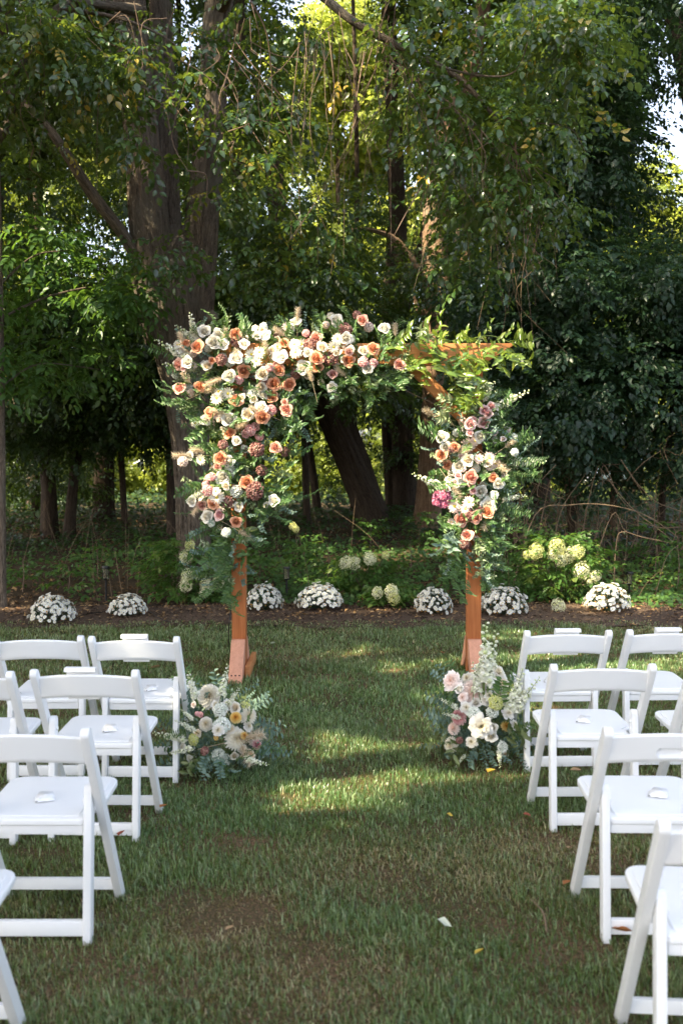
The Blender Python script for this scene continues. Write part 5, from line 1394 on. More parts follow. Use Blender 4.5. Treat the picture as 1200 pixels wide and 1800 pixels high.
sprays(gr, [(850, 730, 925, 680, 'spire'), (855, 740, 930, 695, 'fern'), (845, 710, 870, 670, 'spire'), (860, 750, 910, 715, 'fern'), (870, 790, 950, 790, 'fern'), (880, 800, 965, 840, 'fern'), (880, 810, 960, 815, 'spire'), (885, 790, 935, 760, 'ruscus'), (880, 820, 940, 860, 'fern'),
            (870, 880, 940, 915, 'fern'), (870, 880, 925, 870, 'spire'), (865, 870, 915, 890, 'fern'), (790, 860, 722, 840, 'spire'), (800, 770, 700, 755, 'fern'), (790, 780, 730, 750, 'ruscus'), (790, 760, 745, 725, 'euc'), (800, 740, 750, 730, 'pitto'), (795, 850, 745, 862, 'ruscus'),
            (815, 920, 770, 945, 'ruscus'), (815, 940, 775, 990, 'fern'), (820, 950, 760, 975, 'ruscus'), (805, 960, 790, 1020, 'ruscus'), (815, 980, 800, 1050, 'fern'), (800, 1000, 785, 1060, 'fern'), (790, 940, 775, 970, 'eucbig'), (800, 930, 785, 990, 'eucbig'), (800, 950, 800, 1000, 'eucbig'),
            (848, 940, 850, 980, 'pitto'), (850, 970, 850, 1005, 'pitto'), (848, 990, 845, 1020, 'pitto'), (860, 930, 880, 980, 'fern'), (865, 930, 900, 960, 'fern'), (870, 920, 885, 990, 'fern'), (770, 990, 790, 1010, 'ruscus'), (818, 1010, 808, 1070, 'fern'), (812, 1040, 815, 1085, 'fern'), (880, 750, 905, 790, 'euc'), (850, 770, 890, 770, 'eucbig')], 602)
# the smilax vine over the right end of the beam
vine = empty('smilax_vine', tuple(U(800, 610, AY - .1)), 'bright green leafy vine trailing over the bare right end of the beam', 'vine')
vp = Acc()
V, F, _ = tube([U(x, y, AY - .13) - np.array(vine.location) for (x, y) in ((680, 600), (740, 585), (800, 600), (860, 590), (910, 605), (955, 592))], [.004, .004, .0035, .003, .003, .001], sides=6, per=6)
vp.add(V, F, .4)
V, F, _ = tube([U(x, y, AY - .13) - np.array(vine.location) for (x, y) in ((820, 600), (825, 650), (815, 700), (825, 760))], [.004, .004, .0035, .003], sides=6, per=6)
vp.add(V, F, .4)
link('vine_stem', vp.mesh('vine_stem', PM['stem']), vine)
sprays(vine, [(690, 600, 745, 585, 'smilax'), (720, 605, 780, 580, 'smilax'), (700, 620, 740, 650, 'smilax'), (720, 615, 715, 660, 'smilax'), (740, 620, 760, 665, 'smilax'), (730, 630, 735, 680, 'smilax'), (760, 600, 800, 580, 'smilax'), (770, 610, 760, 650, 'smilax'), (780, 620, 770, 690, 'smilax'),
              (790, 600, 840, 590, 'smilax'), (800, 610, 795, 660, 'smilax'), (820, 600, 830, 570, 'smilax'), (830, 600, 880, 590, 'smilax'), (820, 620, 840, 670, 'smilax'), (810, 630, 800, 690, 'smilax'), (840, 620, 850, 680, 'smilax'), (860, 600, 912, 600, 'smilax'), (890, 600, 955, 590, 'smilax'), (880, 605, 905, 650, 'smilax'),
              (880, 620, 870, 670, 'smilax'), (900, 600, 940, 585, 'smilax'), (870, 610, 890, 665, 'smilax'), (800, 660, 790, 710, 'smilax'), (820, 670, 830, 720, 'smilax'), (840, 660, 815, 710, 'ruscus'), (830, 650, 845, 700, 'pitto'), (820, 640, 820, 690, 'euc'), (835, 680, 840, 725, 'smilax'), (815, 690, 800, 730, 'smilax'),
              (700, 640, 720, 690, 'ruscus'), (750, 640, 740, 690, 'smilax'), (680, 610, 700, 590, 'ruscus'), (760, 620, 785, 640, 'smilax'), (850, 610, 860, 640, 'smilax'), (700, 600, 690, 640, 'smilax'), (825, 700, 850, 720, 'fern'), (810, 720, 790, 745, 'fern'), (905, 625, 910, 660, 'smilax')], 603, .2)

_rv = random.Random(77)
for _ in range(16):
    x0, y0 = _rv.uniform(700, 835), _rv.uniform(595, 640)
    if _rv.uniform(0, 1) < .35: x0, y0 = _rv.uniform(795, 850), _rv.uniform(640, 720)
    a_ = _rv.uniform(0, 6.28); L_ = _rv.uniform(32, 60)
    sprays(vine, [(x0, y0, x0 + L_ * math.cos(a_), y0 + abs(L_ * math.sin(a_)) * _rv.choice((1, 1, .8, -.4)), _rv.choice(('smilax', 'smilax', 'smilax', 'ruscus', 'pitto')))], 800 + _, .25)
for (rt_, xp, ya, yb, n_) in ((gl, 420, 640, 955, 60), (gr, 832, 690, 965, 46)):
    for _ in range(n_):      # greenery tied over the posts
        y0 = _rv.uniform(ya, yb); x0 = xp + _rv.uniform(-16, 16); a_ = _rv.uniform(0, 6.28)
        sprays(rt_, [(x0, y0, x0 + 34 * math.cos(a_), y0 + 30 * math.sin(a_) + 14, _rv.choice(('ruscus', 'pitto', 'ruscus', 'euc')))], 2000 + _, .1)
# ------------------------------------------------------------------ flowers on the ground at each foot
def mound(root, cx, cy, Y, rx, ry, seed, kinds, n):
    r = random.Random(seed)
    base = np.array(root.location)
    h = 2 * ry * Y / FPX
    rxm = rx * Y / FPX
    for _ in range(n):
        a = r.uniform(0, 2 * PI); q = math.sqrt(r.uniform(0, 1)); zz = r.uniform(.05, .85)
        w = rxm * (1.0 - .55 * zz)
        p = base + np.array([math.cos(a) * q * w * .6, math.sin(a) * q * w * .45, h * zz * .8 + .02])
        d = np.array([math.cos(a) * (.5 + q), math.sin(a) * (.5 + q) - .25, (zz - .45) * 1.4 + r.uniform(-.2, .3)])
        k = r.choices([k_ for k_, w_ in kinds], [w_ for k_, w_ in kinds])[0]
        s = r.uniform(.55, .95)
        d = d / np.linalg.norm(d)
        if d[1] < -.2: s *= .72
        if (p + d * .22 * s)[2] < .01: d[2] = abs(d[2]) * .3 + .02
        put_sprig(root, k, p, d, s)
def ground_flowers(root, tr, sc, Y0, depth, cx, cy, rx, ry, items):
    for (u, v, dia, kind, col, tilt) in items:
        x, y = tr(u, v)
        q = min(1, math.hypot((x - cx) / rx, (y - cy) / ry))
        Y = Y0 - depth * (1 - .7 * q) + .02 + FR.uniform(-.05, .05)
        p = U(x, y, Y)
        d = np.array([(x - cx) / rx * .9 + FR.uniform(-.5, .5), -1.0, -(y - cy) / ry * .5 + .45 + FR.uniform(-.4, .5)]) + np.array([tilt, 0, 0])
        put_flower(root, kind, col, p, d, dia=dia * sc * 1.22 * Y / FPX)
Z3 = lambda u, v: (.4 * u, 1060 + .4 * v)
bl = ground_at(384, 1368); bl[1] += .16
g3 = empty('ground_bouquet', tuple(bl), 'low mound of white dahlias and blue-green leaves on the grass before the left post', 'bouquet', 'flower mounds at the arch feet')
ground_flowers(g3, Z3, .4, bl[1], .38, 384, 1290, 80, 80, [
    (920, 410, 90, 'balldahlia', 'white', -.1), (905, 532, 54, 'balldahlia', 'white', -.1), (1036, 595, 92, 'dahlia', 'white', 0), (1090, 495, 76, 'dahlia', 'white', .5), (1122, 605, 60, 'dahlia', 'white', .4), (1128, 622, 40, 'balldahlia', 'pink', .5),
    (1036, 503, 44, 'balldahlia', 'yellow', .1), (1074, 583, 30, 'balldahlia', 'yellow', .3), (1075, 460, 44, 'sedum', 'lime', .2), (1000, 450, 52, 'peony', 'white', .1), (1030, 462, 48, 'rose', 'cream', .2), (970, 470, 50, 'sedum', 'berry', 0),
    (975, 540, 60, 'sedum', 'berry', 0), (1090, 670, 56, 'peony', 'peach', .3), (980, 394, 18, 'sedum', 'yellow', .1), (950, 592, 18, 'sedum', 'yellow', 0), (855, 448, 26, 'rose', 'blush', 0), (882, 490, 20, 'sedum', 'pink', 0), (868, 487, 18, 'sedum', 'pink', 0),
    (960, 670, 46, 'sedum', 'berry', 0), (985, 690, 44, 'sedum', 'berry', 0), (1030, 675, 34, 'rose', 'cream', 0), (900, 650, 30, 'sedum', 'burgundy', 0), (1010, 560, 50, 'peony', 'cream', 0), (850, 600, 40, 'sedum', 'lime', -.3), (840, 680, 34, 'rose', 'white', -.3), (810, 630, 34, 'rose', 'white', -.4), (1085, 545, 50, 'peony', 'white', .4), (960, 560, 52, 'peony', 'white', 0), (870, 575, 40, 'peony', 'cream', -.2), (950, 450, 44, 'peony', 'white', 0), (1060, 640, 40, 'rose', 'white', .2)])
mound(g3, 384, 1290, bl[1], 105, 80, 702, [('eucbig', 4), ('euc', 3), ('magnolia', 1.6), ('ruscus', 1.5), ('pitto', 1)], 190)
def gs(root, Y, lst, seed):
    r = random.Random(seed)
    for (x0, y0, x1, y1, k) in lst:
        a, b = U(x0, y0, Y), U(x1, y1, Y - r.uniform(0, .1))
        if b[2] < .01: b[2] = .015
        d = b - a; L = np.linalg.norm(d)
        if k == 'spire': put_flower(root, 'spire', 'bell', a, d, scale=L / .28)
        elif k == 'plume': put_flower(root, 'plume', 'tan', a, d, scale=L / .09)
        else: put_sprig(root, k, a, d, L / {'ruscus': .3, 'fern': .33, 'euc': .28, 'pitto': .2, 'eucbig': .24, 'magnolia': .2}[k])
gs(g3, bl[1] - .24, [(385, 1240, 402, 1168, 'spire'), (395, 1250, 420, 1205, 'spire'), (350, 1240, 325, 1180, 'spire'), (345, 1300, 268, 1295, 'spire'), (350, 1310, 300, 1330, 'spire'), (345, 1270, 318, 1245, 'spire'), (350, 1290, 310, 1262, 'spire'), (400, 1230, 410, 1195, 'fern'), (360, 1230, 365, 1205, 'euc'),
                     (340, 1290, 270, 1278, 'fern'), (420, 1320, 480, 1330, 'fern'), (410, 1330, 455, 1350, 'fern'), (375, 1320, 362, 1385, 'eucbig'), (385, 1320, 385, 1380, 'eucbig'), (370, 1320, 340, 1365, 'eucbig'), (350, 1320, 315, 1355, 'magnolia'), (355, 1330, 330, 1370, 'magnolia'),
                     (420, 1300, 462, 1290, 'plume'), (425, 1310, 440, 1345, 'plume'), (430, 1270, 455, 1250, 'ruscus'), (400, 1350, 420, 1372, 'eucbig'), (420, 1330, 470, 1345, 'spire')], 703)
Z4 = lambda u, v: (740 + .38333 * u, 1060 + .38333 * v)
br = ground_at(850, 1350); br[1] += .16
g4 = empty('ground_bouquet', tuple(br), 'mound of blush dahlias, cream roses and white spires before the right post', 'bouquet', 'flower mounds at the arch feet')
ground_flowers(g4, Z4, .38333, br[1], .38, 850, 1275, 75, 85, [
    (340, 330, 88, 'peony', 'white', .2), (147, 365, 92, 'peony', 'blush', -.4), (240, 410, 108, 'dahlia', 'blush', 0), (215, 352, 62, 'peony', 'white', -.1), (268, 565, 108, 'peony', 'white', 0), (172, 522, 66, 'balldahlia', 'pink', -.3), (148, 575, 56, 'dahlia', 'blush', -.4),
    (387, 565, 42, 'balldahlia', 'yellow', .2), (135, 650, 66, 'dahlia', 'white', -.3), (300, 370, 56, 'peony', 'white', 0), (395, 512, 54, 'peony', 'white', .3), (205, 482, 54, 'peony', 'white', -.1), (340, 455, 56, 'sedum', 'lime', 0), (325, 500, 44, 'sedum', 'berry', 0), (320, 610, 52, 'rose', 'white', 0),
    (325, 570, 46, 'rose', 'white', 0), (175, 630, 26, 'sedum', 'burgundy', 0), (290, 440, 60, 'peony', 'white', 0), (250, 460, 44, 'rose', 'white', 0), (370, 660, 44, 'sedum', 'berry', 0), (255, 300, 34, 'rose', 'cream', 0), (285, 325, 34, 'rose', 'white', 0), (240, 505, 48, 'sedum', 'berry', 0), (380, 690, 30, 'rose', 'cream', 0), (350, 415, 44, 'rose', 'cream', 0), (430, 480, 44, 'sedum', 'berry', .3), (450, 420, 40, 'sedum', 'lime', .3), (310, 430, 56, 'peony', 'white', 0), (195, 435, 50, 'peony', 'blush', -.2), (420, 560, 48, 'peony', 'white', .3), (230, 640, 50, 'peony', 'white', 0), (180, 400, 44, 'rose', 'white', -.2), (370, 370, 50, 'peony', 'cream', .2)])
mound(g4, 850, 1275, br[1], 90, 85, 712, [('eucbig', 4), ('euc', 3), ('magnolia', 2), ('ruscus', 1.5), ('pitto', 1)], 180)
gs(g4, br[1] - .20, [(850, 1225, 853, 1092, 'spire'), (855, 1230, 862, 1110, 'spire'), (848, 1220, 845, 1130, 'spire'), (845, 1235, 828, 1165, 'spire'), (830, 1230, 838, 1172, 'spire'), (865, 1260, 900, 1178, 'ruscus'), (810, 1250, 775, 1225, 'spire'), (815, 1265, 778, 1250, 'spire'), (885, 1270, 925, 1180, 'spire'), (890, 1270, 945, 1190, 'spire'),
                     (885, 1260, 905, 1205, 'spire'), (880, 1250, 890, 1205, 'spire'), (885, 1290, 955, 1260, 'fern'), (880, 1300, 930, 1270, 'magnolia'), (890, 1290, 935, 1300, 'magnolia'), (880, 1310, 925, 1325, 'magnolia'), (820, 1310, 790, 1350, 'magnolia'), (815, 1300, 780, 1335, 'magnolia'), (840, 1310, 812, 1365, 'eucbig'),
                     (850, 1310, 840, 1370, 'eucbig'), (860, 1310, 862, 1365, 'eucbig'), (870, 1310, 885, 1355, 'eucbig'), (875, 1310, 880, 1350, 'spire'), (820, 1320, 800, 1355, 'spire'), (895, 1300, 930, 1345, 'euc'), (800, 1260, 762, 1205, 'fern'), (800, 1300, 768, 1320, 'fern')], 713)

join_rest()
# ------------------------------------------------------------------ white folding chairs
def plastic():
    m, nt = newmat('white_resin')
    tc = N(nt, 'ShaderNodeTexCoord').outputs['Object']
    n1, n2 = noise(nt, 5, 5, .6, tc), noise(nt, 420, 2, .5, tc)
    mp = N(nt, 'ShaderNodeMapping'); mp.inputs['Scale'].default_value = (3, 60, 3); nt.links.new(tc, mp.inputs['Vector'])
    n3 = noise(nt, 6, 3, .6, mp.outputs[0])
    geo = N(nt, 'ShaderNodeNewGeometry')
    c = mix(nt, n1, (.78, .79, .80), (.86, .865, .87))
    sepz = N(nt, 'ShaderNodeSeparateXYZ'); nt.links.new(tc, sepz.inputs[0])
    low = ramp(nt, sepz.outputs[2], [(.0, (1, 1, 1)), (.14, (0, 0, 0))])
    mud = mix(nt, noise(nt, 26, 4, .7, tc), (0, 0, 0), low, 'MULTIPLY')
    c = mix(nt, mix(nt, .6, (0, 0, 0), mud), c, (.30, .30, .22))
    r_ = ramp(nt, n1, [(.3, (.40,) * 3), (.7, (.52,) * 3)])
    out(nt, bsdf(nt, c, r_, .42, bump(nt, mix(nt, .4, n3, n2), .10, .0012))); return m
M['resin'] = plastic()
CH = {}
def yz_bar(p, q, w, round_top=True, n=7):
    """side outline of a bar from p to q (y,z), width w, rounded at q"""
    p, q = np.array(p, float), np.array(q, float)
    d = (q - p) / np.linalg.norm(q - p); s = np.array([-d[1], d[0]]) * w / 2
    pts = [p - s, p + s]
    if round_top:
        c = q - d * w / 2
        for k in range(n + 1):
            a = PI * k / n
            pts.append(c + s * math.cos(a) + d * (w / 2) * math.sin(a))
    else: pts += [q + s, q - s]
    return [tuple(v) for v in pts]
def part_mesh(name, bm, bevel, seg=2):
    if bevel:
        es = [e for e in bm.edges if len(e.link_faces) == 2 and e.calc_face_angle(0) > .6]
        bmesh.ops.bevel(bm, geom=es, offset=bevel, segments=seg, profile=.6, affect='EDGES', clamp_overlap=True)
    me = bpy.data.meshes.new(name); bm.to_mesh(me); bm.free()
    for p in me.polygons: p.use_smooth = True
    try: me.set_sharp_from_angle(angle=math.radians(40))
    except Exception: pass
    me.materials.append(M['resin']); return me
def mk_back(recess):
    nx, nz = 64, 14
    W, z0, z1 = .400, .655, .757
    V = []
    for side in (0, 1):
        for j in range(nz + 1):
            for i in range(nx + 1):
                u = -1 + 2 * i / nx; v = j / nz
                top = z1 + .016 * (1 - u * u); bot = z0 + .014 * (1 - u * u)
                z = bot + (top - bot) * v
                y = -.086 - (z - .70) * .33 + .020 * (u * u) - .012
                th = .0085 * min(1, (1 - abs(2 * v - 1)) * 5 + .25)
                y += th if side else -th
                if not side and recess:
                    rx = max(0, abs(u * W / 2) - .032); d = math.hypot(rx, z - (z0 + z1) / 2 + .004)
                    y += .0155 * (1 - min(1, max(0, (d - .0115) / .004)))
                V.append((u * W / 2, y, z))
    bm = bmesh.new(); vs = [bm.verts.new(v) for v in V]; o = (nx + 1) * (nz + 1)
    id_ = lambda s, i, j: vs[s * o + j * (nx + 1) + i]
    for j in range(nz):
        for i in range(nx):
            bm.faces.new((id_(0, i, j), id_(0, i + 1, j), id_(0, i + 1, j + 1), id_(0, i, j + 1)))
            bm.faces.new((id_(1, i, j), id_(1, i, j + 1), id_(1, i + 1, j + 1), id_(1, i + 1, j)))
    for i in range(nx):
        bm.faces.new((id_(0, i, 0), id_(1, i, 0), id_(1, i + 1, 0), id_(0, i + 1, 0)))
        bm.faces.new((id_(0, i, nz), id_(0, i + 1, nz), id_(1, i + 1, nz), id_(1, i, nz)))
    for j in range(nz):
        bm.faces.new((id_(0, 0, j), id_(0, 0, j + 1), id_(1, 0, j + 1), id_(1, 0, j)))
        bm.faces.new((id_(0, nx, j), id_(1, nx, j), id_(1, nx, j + 1), id_(0, nx, j + 1)))
    bmesh.ops.recalc_face_normals(bm, faces=bm.faces)
    return part_mesh('backrest', bm, 0)
def seat_bm(z0, z1, inset):
    W1, W2 = .168 - inset, .205 - inset
    ya, yb = .012 + inset, .425 - inset
    o = [(-W1, ya + .008), (-W1 + .01, ya), (W1 - .01, ya), (W1, ya + .008), (W1, .10), (W2 - .004, .135), (W2, .16)]
    for k in range(7):
        a = k / 6 * PI / 2; o.append((W2 - .055 + .055 * math.cos(a), yb - .055 + .055 * math.sin(a)))
    o += [(-x, y) for (x, y) in reversed(o[6:])][:] + [(-W2 + .004, .135), (-W1, .10)]
    bm = bmesh.new()
    f = bm.faces.new([bm.verts.new((x, y, z0)) for (x, y) in o])
    r = bmesh.ops.extrude_face_region(bm, geom=[f])
    for v in r['geom']:
        if isinstance(v, bmesh.types.BMVert): v.co.z = z1
    bmesh.ops.recalc_face_normals(bm, faces=bm.faces)
    for v in bm.verts: v.co.z += .02 * (v.co.y - .2) / .4 - .004 * 0
    return bm
CH['seat'] = part_mesh('seat', seat_bm(.425, .448, 0), .006, 3)
CH['seat_panel'] = part_mesh('seat_panel', seat_bm(.4485, .4545, .020), .003, 2)
bmr = box_bm(-.165, .165, .020, .038, .383, .424); CH['seat_rail'] = part_mesh('seat_rail', bmr, .004)
bmr = box_bm(-.175, .175, .375, .393, .392, .432); CH['seat_rail_front'] = part_mesh('seat_rail', bmr, .004)
for s in (-1, 1):
    x0, x1 = sorted((s * .200, s * .230))
    CH['post%d' % s] = part_mesh('back_post', prism(yz_bar((.372, 0), (-.128, .79), .046), x0, x1), .005, 2)
    x0, x1 = sorted((s * .170, s * .1985))
    CH['leg%d' % s] = part_mesh('rear_leg', prism(yz_bar((-.004, 0), (.040, .555), .048), x0, x1), .005, 2)
CH['rail_rear'] = part_mesh('rear_rail', box_bm(-.1695, .1695, -.012, .010, .038, .092), .005)
CH['rail_front'] = part_mesh('front_rail', box_bm(-.1995, .1995, .318, .338, .058, .102), .005)
CH['back'] = mk_back(False); CH['back_r'] = mk_back(True)
cb = bmesh.new(); bmesh.ops.create_cone(cb, cap_ends=True, segments=14, radius1=.008, radius2=.008, depth=.01); CH['bolt'] = part_mesh('bolt', cb, .002)
GC = 'white folding chairs in rows facing the arch'
def chair(x, ytop, label, rz=0.0, recess=False):
    y = ytop + .12
    x += .022 if x > 0 else -.022
    c = empty('folding_chair', (x, y, -.014), label, 'chair', GC, rz)
    link('seat', CH['seat'], c); link('seat_panel', CH['seat_panel'], c)
    link('seat_rail', CH['seat_rail'], c); link('seat_rail', CH['seat_rail_front'], c)
    link('backrest', CH['back_r' if recess else 'back'], c)
    for s in (-1, 1):
        link('back_post', CH['post%d' % s], c)
        lg = link('rear_leg', CH['leg%d' % s], c)
        link('bolt', CH['bolt'], lg, (s * .168, .034, .50), (0, PI / 2, 0))
    link('rear_rail', CH['rail_rear'], c); link('front_rail', CH['rail_front'], c)
    return c
chairs = {}
for k, x, yt, rz, rec, lb in (
    ('A', -1.515, 5.00, .02, 0, 'white folding chair in the front left row, second from the aisle'),
    ('B', -1.02, 4.98, -.02, 0, 'white folding chair in the front left row on the aisle, beside the ground flowers'),
    ('C', -1.06, 4.17, -.02, 0, 'white folding chair in the second left row on the aisle, a card on its back'),
    ('D', -1.585, 4.13, .03, 0, 'white folding chair in the second left row cut by the left edge'),
    ('E', -1.035, 3.24, .00, 0, 'white folding chair in the third left row on the aisle with packet on its seat'),
    ('F', -1.13, 2.36, .02, 0, 'white folding chair at the bottom left corner, only seat corner and leg seen'),
    ('G', 1.156, 5.16, .03, 0, 'white folding chair in the front right row on the aisle, flowers against its legs'),
    ('H', 1.70, 5.19, .03, 0, 'white folding chair in the front right row at the right edge'),
    ('I', 1.113, 4.29, .01, 0, 'white folding chair in the second right row on the aisle'),
    ('J', 1.705, 4.27, .02, 0, 'white folding chair in the second right row, mostly beyond the right edge'),
    ('K', 1.075, 3.25, -.02, 1, 'white folding chair in the third right row with an oval grip in its backrest'),
    ('L', .990, 2.38, -.08, 0, 'white folding chair at the bottom right corner, nearest the camera')):
    chairs[k] = chair(x, yt, lb, rz, bool(rec))

# cards over the backs of chairs
M['card'] = plain('white_card', (.86, .86, .85), .7, .2, 20, .02)
def card(k, dx, label):
    c = chairs[k]
    o = empty('folded_card', tuple(c.location), label, 'card', 'white cards hung over chair backs', c.rotation_euler.z)
    w = .066
    prof = [(-.1275, .783), (-.120, .797), (-.096, .797), (-.075, .690), (-.067, .654), (-.064, .6545), (-.072, .694), (-.093, .800), (-.122, .800), (-.1305, .785)]
    bm = prism(prof, dx - w, dx + w)
    bm_obj('panel', bm, M['card'], o, 0, smooth=False)
card('B', .0, 'white card over the back of the front left aisle chair')
card('C', -.02, 'white card over the back of the second row left aisle chair')
card('G', .0, 'white card over the back of the front right aisle chair')
card('H', -.01, 'white card over the back of the front right chair at the edge')

# small wrapped packets on the seats
M['packet'] = plain('white_wrapper', (.84, .84, .84), .35, .5, 60, .04, .3)
M['print'] = plain('dark_print', (.06, .06, .07), .5)
def packet(k, x, y, rz, label):
    c = chairs[k]
    R = Matrix.Rotation(c.rotation_euler.z, 3, 'Z')
    p = c.location + R @ Vector((x, y, .4568 + .02 * (y - .2) / .4))
    o = empty('tissue_packet', tuple(p), label, 'packet', 'small white packets on the seats', rz)
    r = np.random.default_rng(int(abs(x * 999) + ord(k)))
    nx, ny = 14, 10; V = []
    for j in range(ny + 1):
        for i in range(nx + 1):
            u, v = -1 + 2 * i / nx, -1 + 2 * j / ny
            h = .012 * (1 - abs(u) ** 6) * (1 - abs(v) ** 5) + .003 * math.sin(u * 9 + v * 4 + ord(k)) * math.cos(v * 7) * (1 - u * u)
            V.append((u * .034 * (1 + .04 * math.sin(v * 5)), v * .025 * (1 + .05 * math.sin(u * 7)), max(.0006, h)))
    F = [(j * (nx + 1) + i, j * (nx + 1) + i + 1, (j + 1) * (nx + 1) + i + 1, (j + 1) * (nx + 1) + i) for j in range(ny) for i in range(nx)]
    link('wrapper', np_mesh('wrapper', V, np.array(F), M['packet'], smooth=True), o)
    V = [(-.034, -.006, .011), (.034, -.010, .010), (.030, .010, .024), (-.016, .012, .027)]
    link('folded_flap', np_mesh('folded_flap', V + [(v[0], v[1], v[2] - .003) for v in V], np.array([(0, 1, 2, 3), (7, 6, 5, 4), (0, 4, 5, 1), (1, 5, 6, 2), (2, 6, 7, 3), (3, 7, 4, 0)]), M['packet']), o)
    bm_obj('printed_mark', box_bm(-.033, -.026, -.0262, -.0254, .002, .005), M['print'], o, smooth=False)
packet('B', .02, .17, .5, 'small white packet on the front left aisle seat')
packet('C', .03, .17, .3, 'small white packet on the second row left aisle seat')
packet('E', -.01, .17, .35, 'small white packet on the third row left aisle seat')
packet('I', .00, .20, -.3, 'small white packet on the second row right aisle seat')
packet('K', .05, .20, -.4, 'small white packet on the third row right aisle seat')
packet('H', -.05, .18, .2, 'small white packet on the front right seat at the edge')
packet('G', -.02, .18, -.2, 'small white packet on the front right aisle seat')

# ------------------------------------------------------------------ potted-size white chrysanthemum mounds
def make_mum(seed, wide):
    r = np.random.default_rng(seed)
    R, H = wide / 2, wide * .56
    A = Acc()
    n = 900
    v = r.normal(0, 1, (n, 3)); v[:, 2] = np.abs(v[:, 2]); v /= np.linalg.norm(v, axis=1, keepdims=True)
    P = v * np.array([R, R, H]) * r.uniform(.6, .97, (n, 1)) + np.array([0, 0, .05])
    D = v + r.normal(0, .5, (n, 3))
    LV, LF = leaf_tri(.6, .1, .2, False)
    Mx = frames(D, r.uniform(0, 6, n)); Mx = np.stack([Mx[:, :, 0], Mx[:, :, 2], -Mx[:, :, 1]], 2)
    V, F = instance(LV, LF, Mx, P, r.uniform(.022, .038, n))
    A.add(V, F, np.repeat(np.clip(r.normal(.4, .2, n), 0, 1), 4))
    for k in range(26):
        q = v[k]; T_ = [(q[0] * .02, q[1] * .02, 0), tuple(q * np.array([R, R, H]) * .5 + (0, 0, .03)), tuple(q * np.array([R, R, H]) * .92 + (0, 0, .05))]
        V, F, _ = tube(T_, [.004, .003, .002], sides=4, per=2); A.add(V, F, .2)
    lm = A.mesh('leaves', M['blueleaf'])
    B = Acc(); dz = daisy(5, .026)
    V0, F0, R0, M0 = dz.arrays()
    k = (R0 > .34) | (M0 == 1) | (np.arange(len(F0)) < 15 * 12)
    nf = 240
    t = (np.arange(nf) + .5) / nf; th = np.arccos(1 - t * .97); az = np.arange(nf) * 2.39996 + r.normal(0, .25, nf)
    v = np.stack([np.sin(th) * np.cos(az), np.sin(th) * np.sin(az), np.cos(th)], 1) + r.normal(0, .05, (nf, 3))
    clus = .5 + .5 * np.sin(v[:, 0] * 7 + seed) * np.sin(v[:, 1] * 6 + v[:, 2] * 5)
    kp = r.uniform(0, 1, nf) < .6 + .45 * clus
    v = v[kp]; nf = len(v)
    P = v * np.array([R, R, H]) * r.uniform(.97, 1.06, (nf, 1)) + np.array([0, 0, .05])
    V, F = instance(V0, F0, frames(v + r.normal(0, .22, (nf, 3)), r.uniform(0, 6, nf)), P, r.uniform(.75, 1.2, nf))
    me_r = np.tile(R0, nf); B.add(V, F, me_r)
    B.M[-1] = np.tile(M0, nf)
    nb = 90
    v = r.normal(0, 1, (nb, 3)); v[:, 2] = np.abs(v[:, 2]); v /= np.linalg.norm(v, axis=1, keepdims=True)
    bm = bmesh.new(); bmesh.ops.create_icosphere(bm, subdivisions=1, radius=.008)
    IV = np.array([q.co for q in bm.verts]); IF = np.array([[q.index for q in f.verts] for f in bm.faces]); bm.free()
    V, F = instance(IV, IF, frames(v), v * np.array([R, R, H]) * r.uniform(.95, 1.03, (nb, 1)) + np.array([0, 0, .05]), r.uniform(.6, 1.1, nb))
    B.add(V, F, .05, 2)
    fm = B.mesh('blossoms', [PM['mum'], PM['eye'], PM['yellow']])
    return lm, fm
MUM = [make_mum(801, .50), make_mum(802, .50), make_mum(803, .52)]
GM = 'round white chrysanthemum plants along the planting bed'
for i, (px, py, w, lb) in enumerate(((85, 1100, 80, 'round white flowering plant farthest left in the bed'), (219, 1088, 68, 'round white flowering plant beside the left path light'), (462, 1078, 66, 'round white flowering plant just right of the left post'), (562, 1076, 84, 'large round white flowering plant right of the middle path light'),
                              (763, 1084, 68, 'round white flowering plant just left of the right post'), (889, 1086, 84, 'low wide white flowering plant just right of the right post'), (1073, 1080, 82, 'round white flowering plant in front of the right path light'))):
    g = ground_at(px, py)
    o = empty('chrysanthemum', (g[0], g[1] + .16, .01), lb, 'flowering plant', GM, i * 1.3)
    s = w * g[1] / FPX / .52
    lm, fm = MUM[i % 3]
    s3 = (s * (1 + .05 * math.sin(i * 2.1)), s, s * (.92 + .12 * math.sin(i * 3.7)))
    link('leaves', lm, o, scale=s3)['kind'] = 'stuff'; link('blossoms', fm, o, scale=s3)['kind'] = 'stuff'

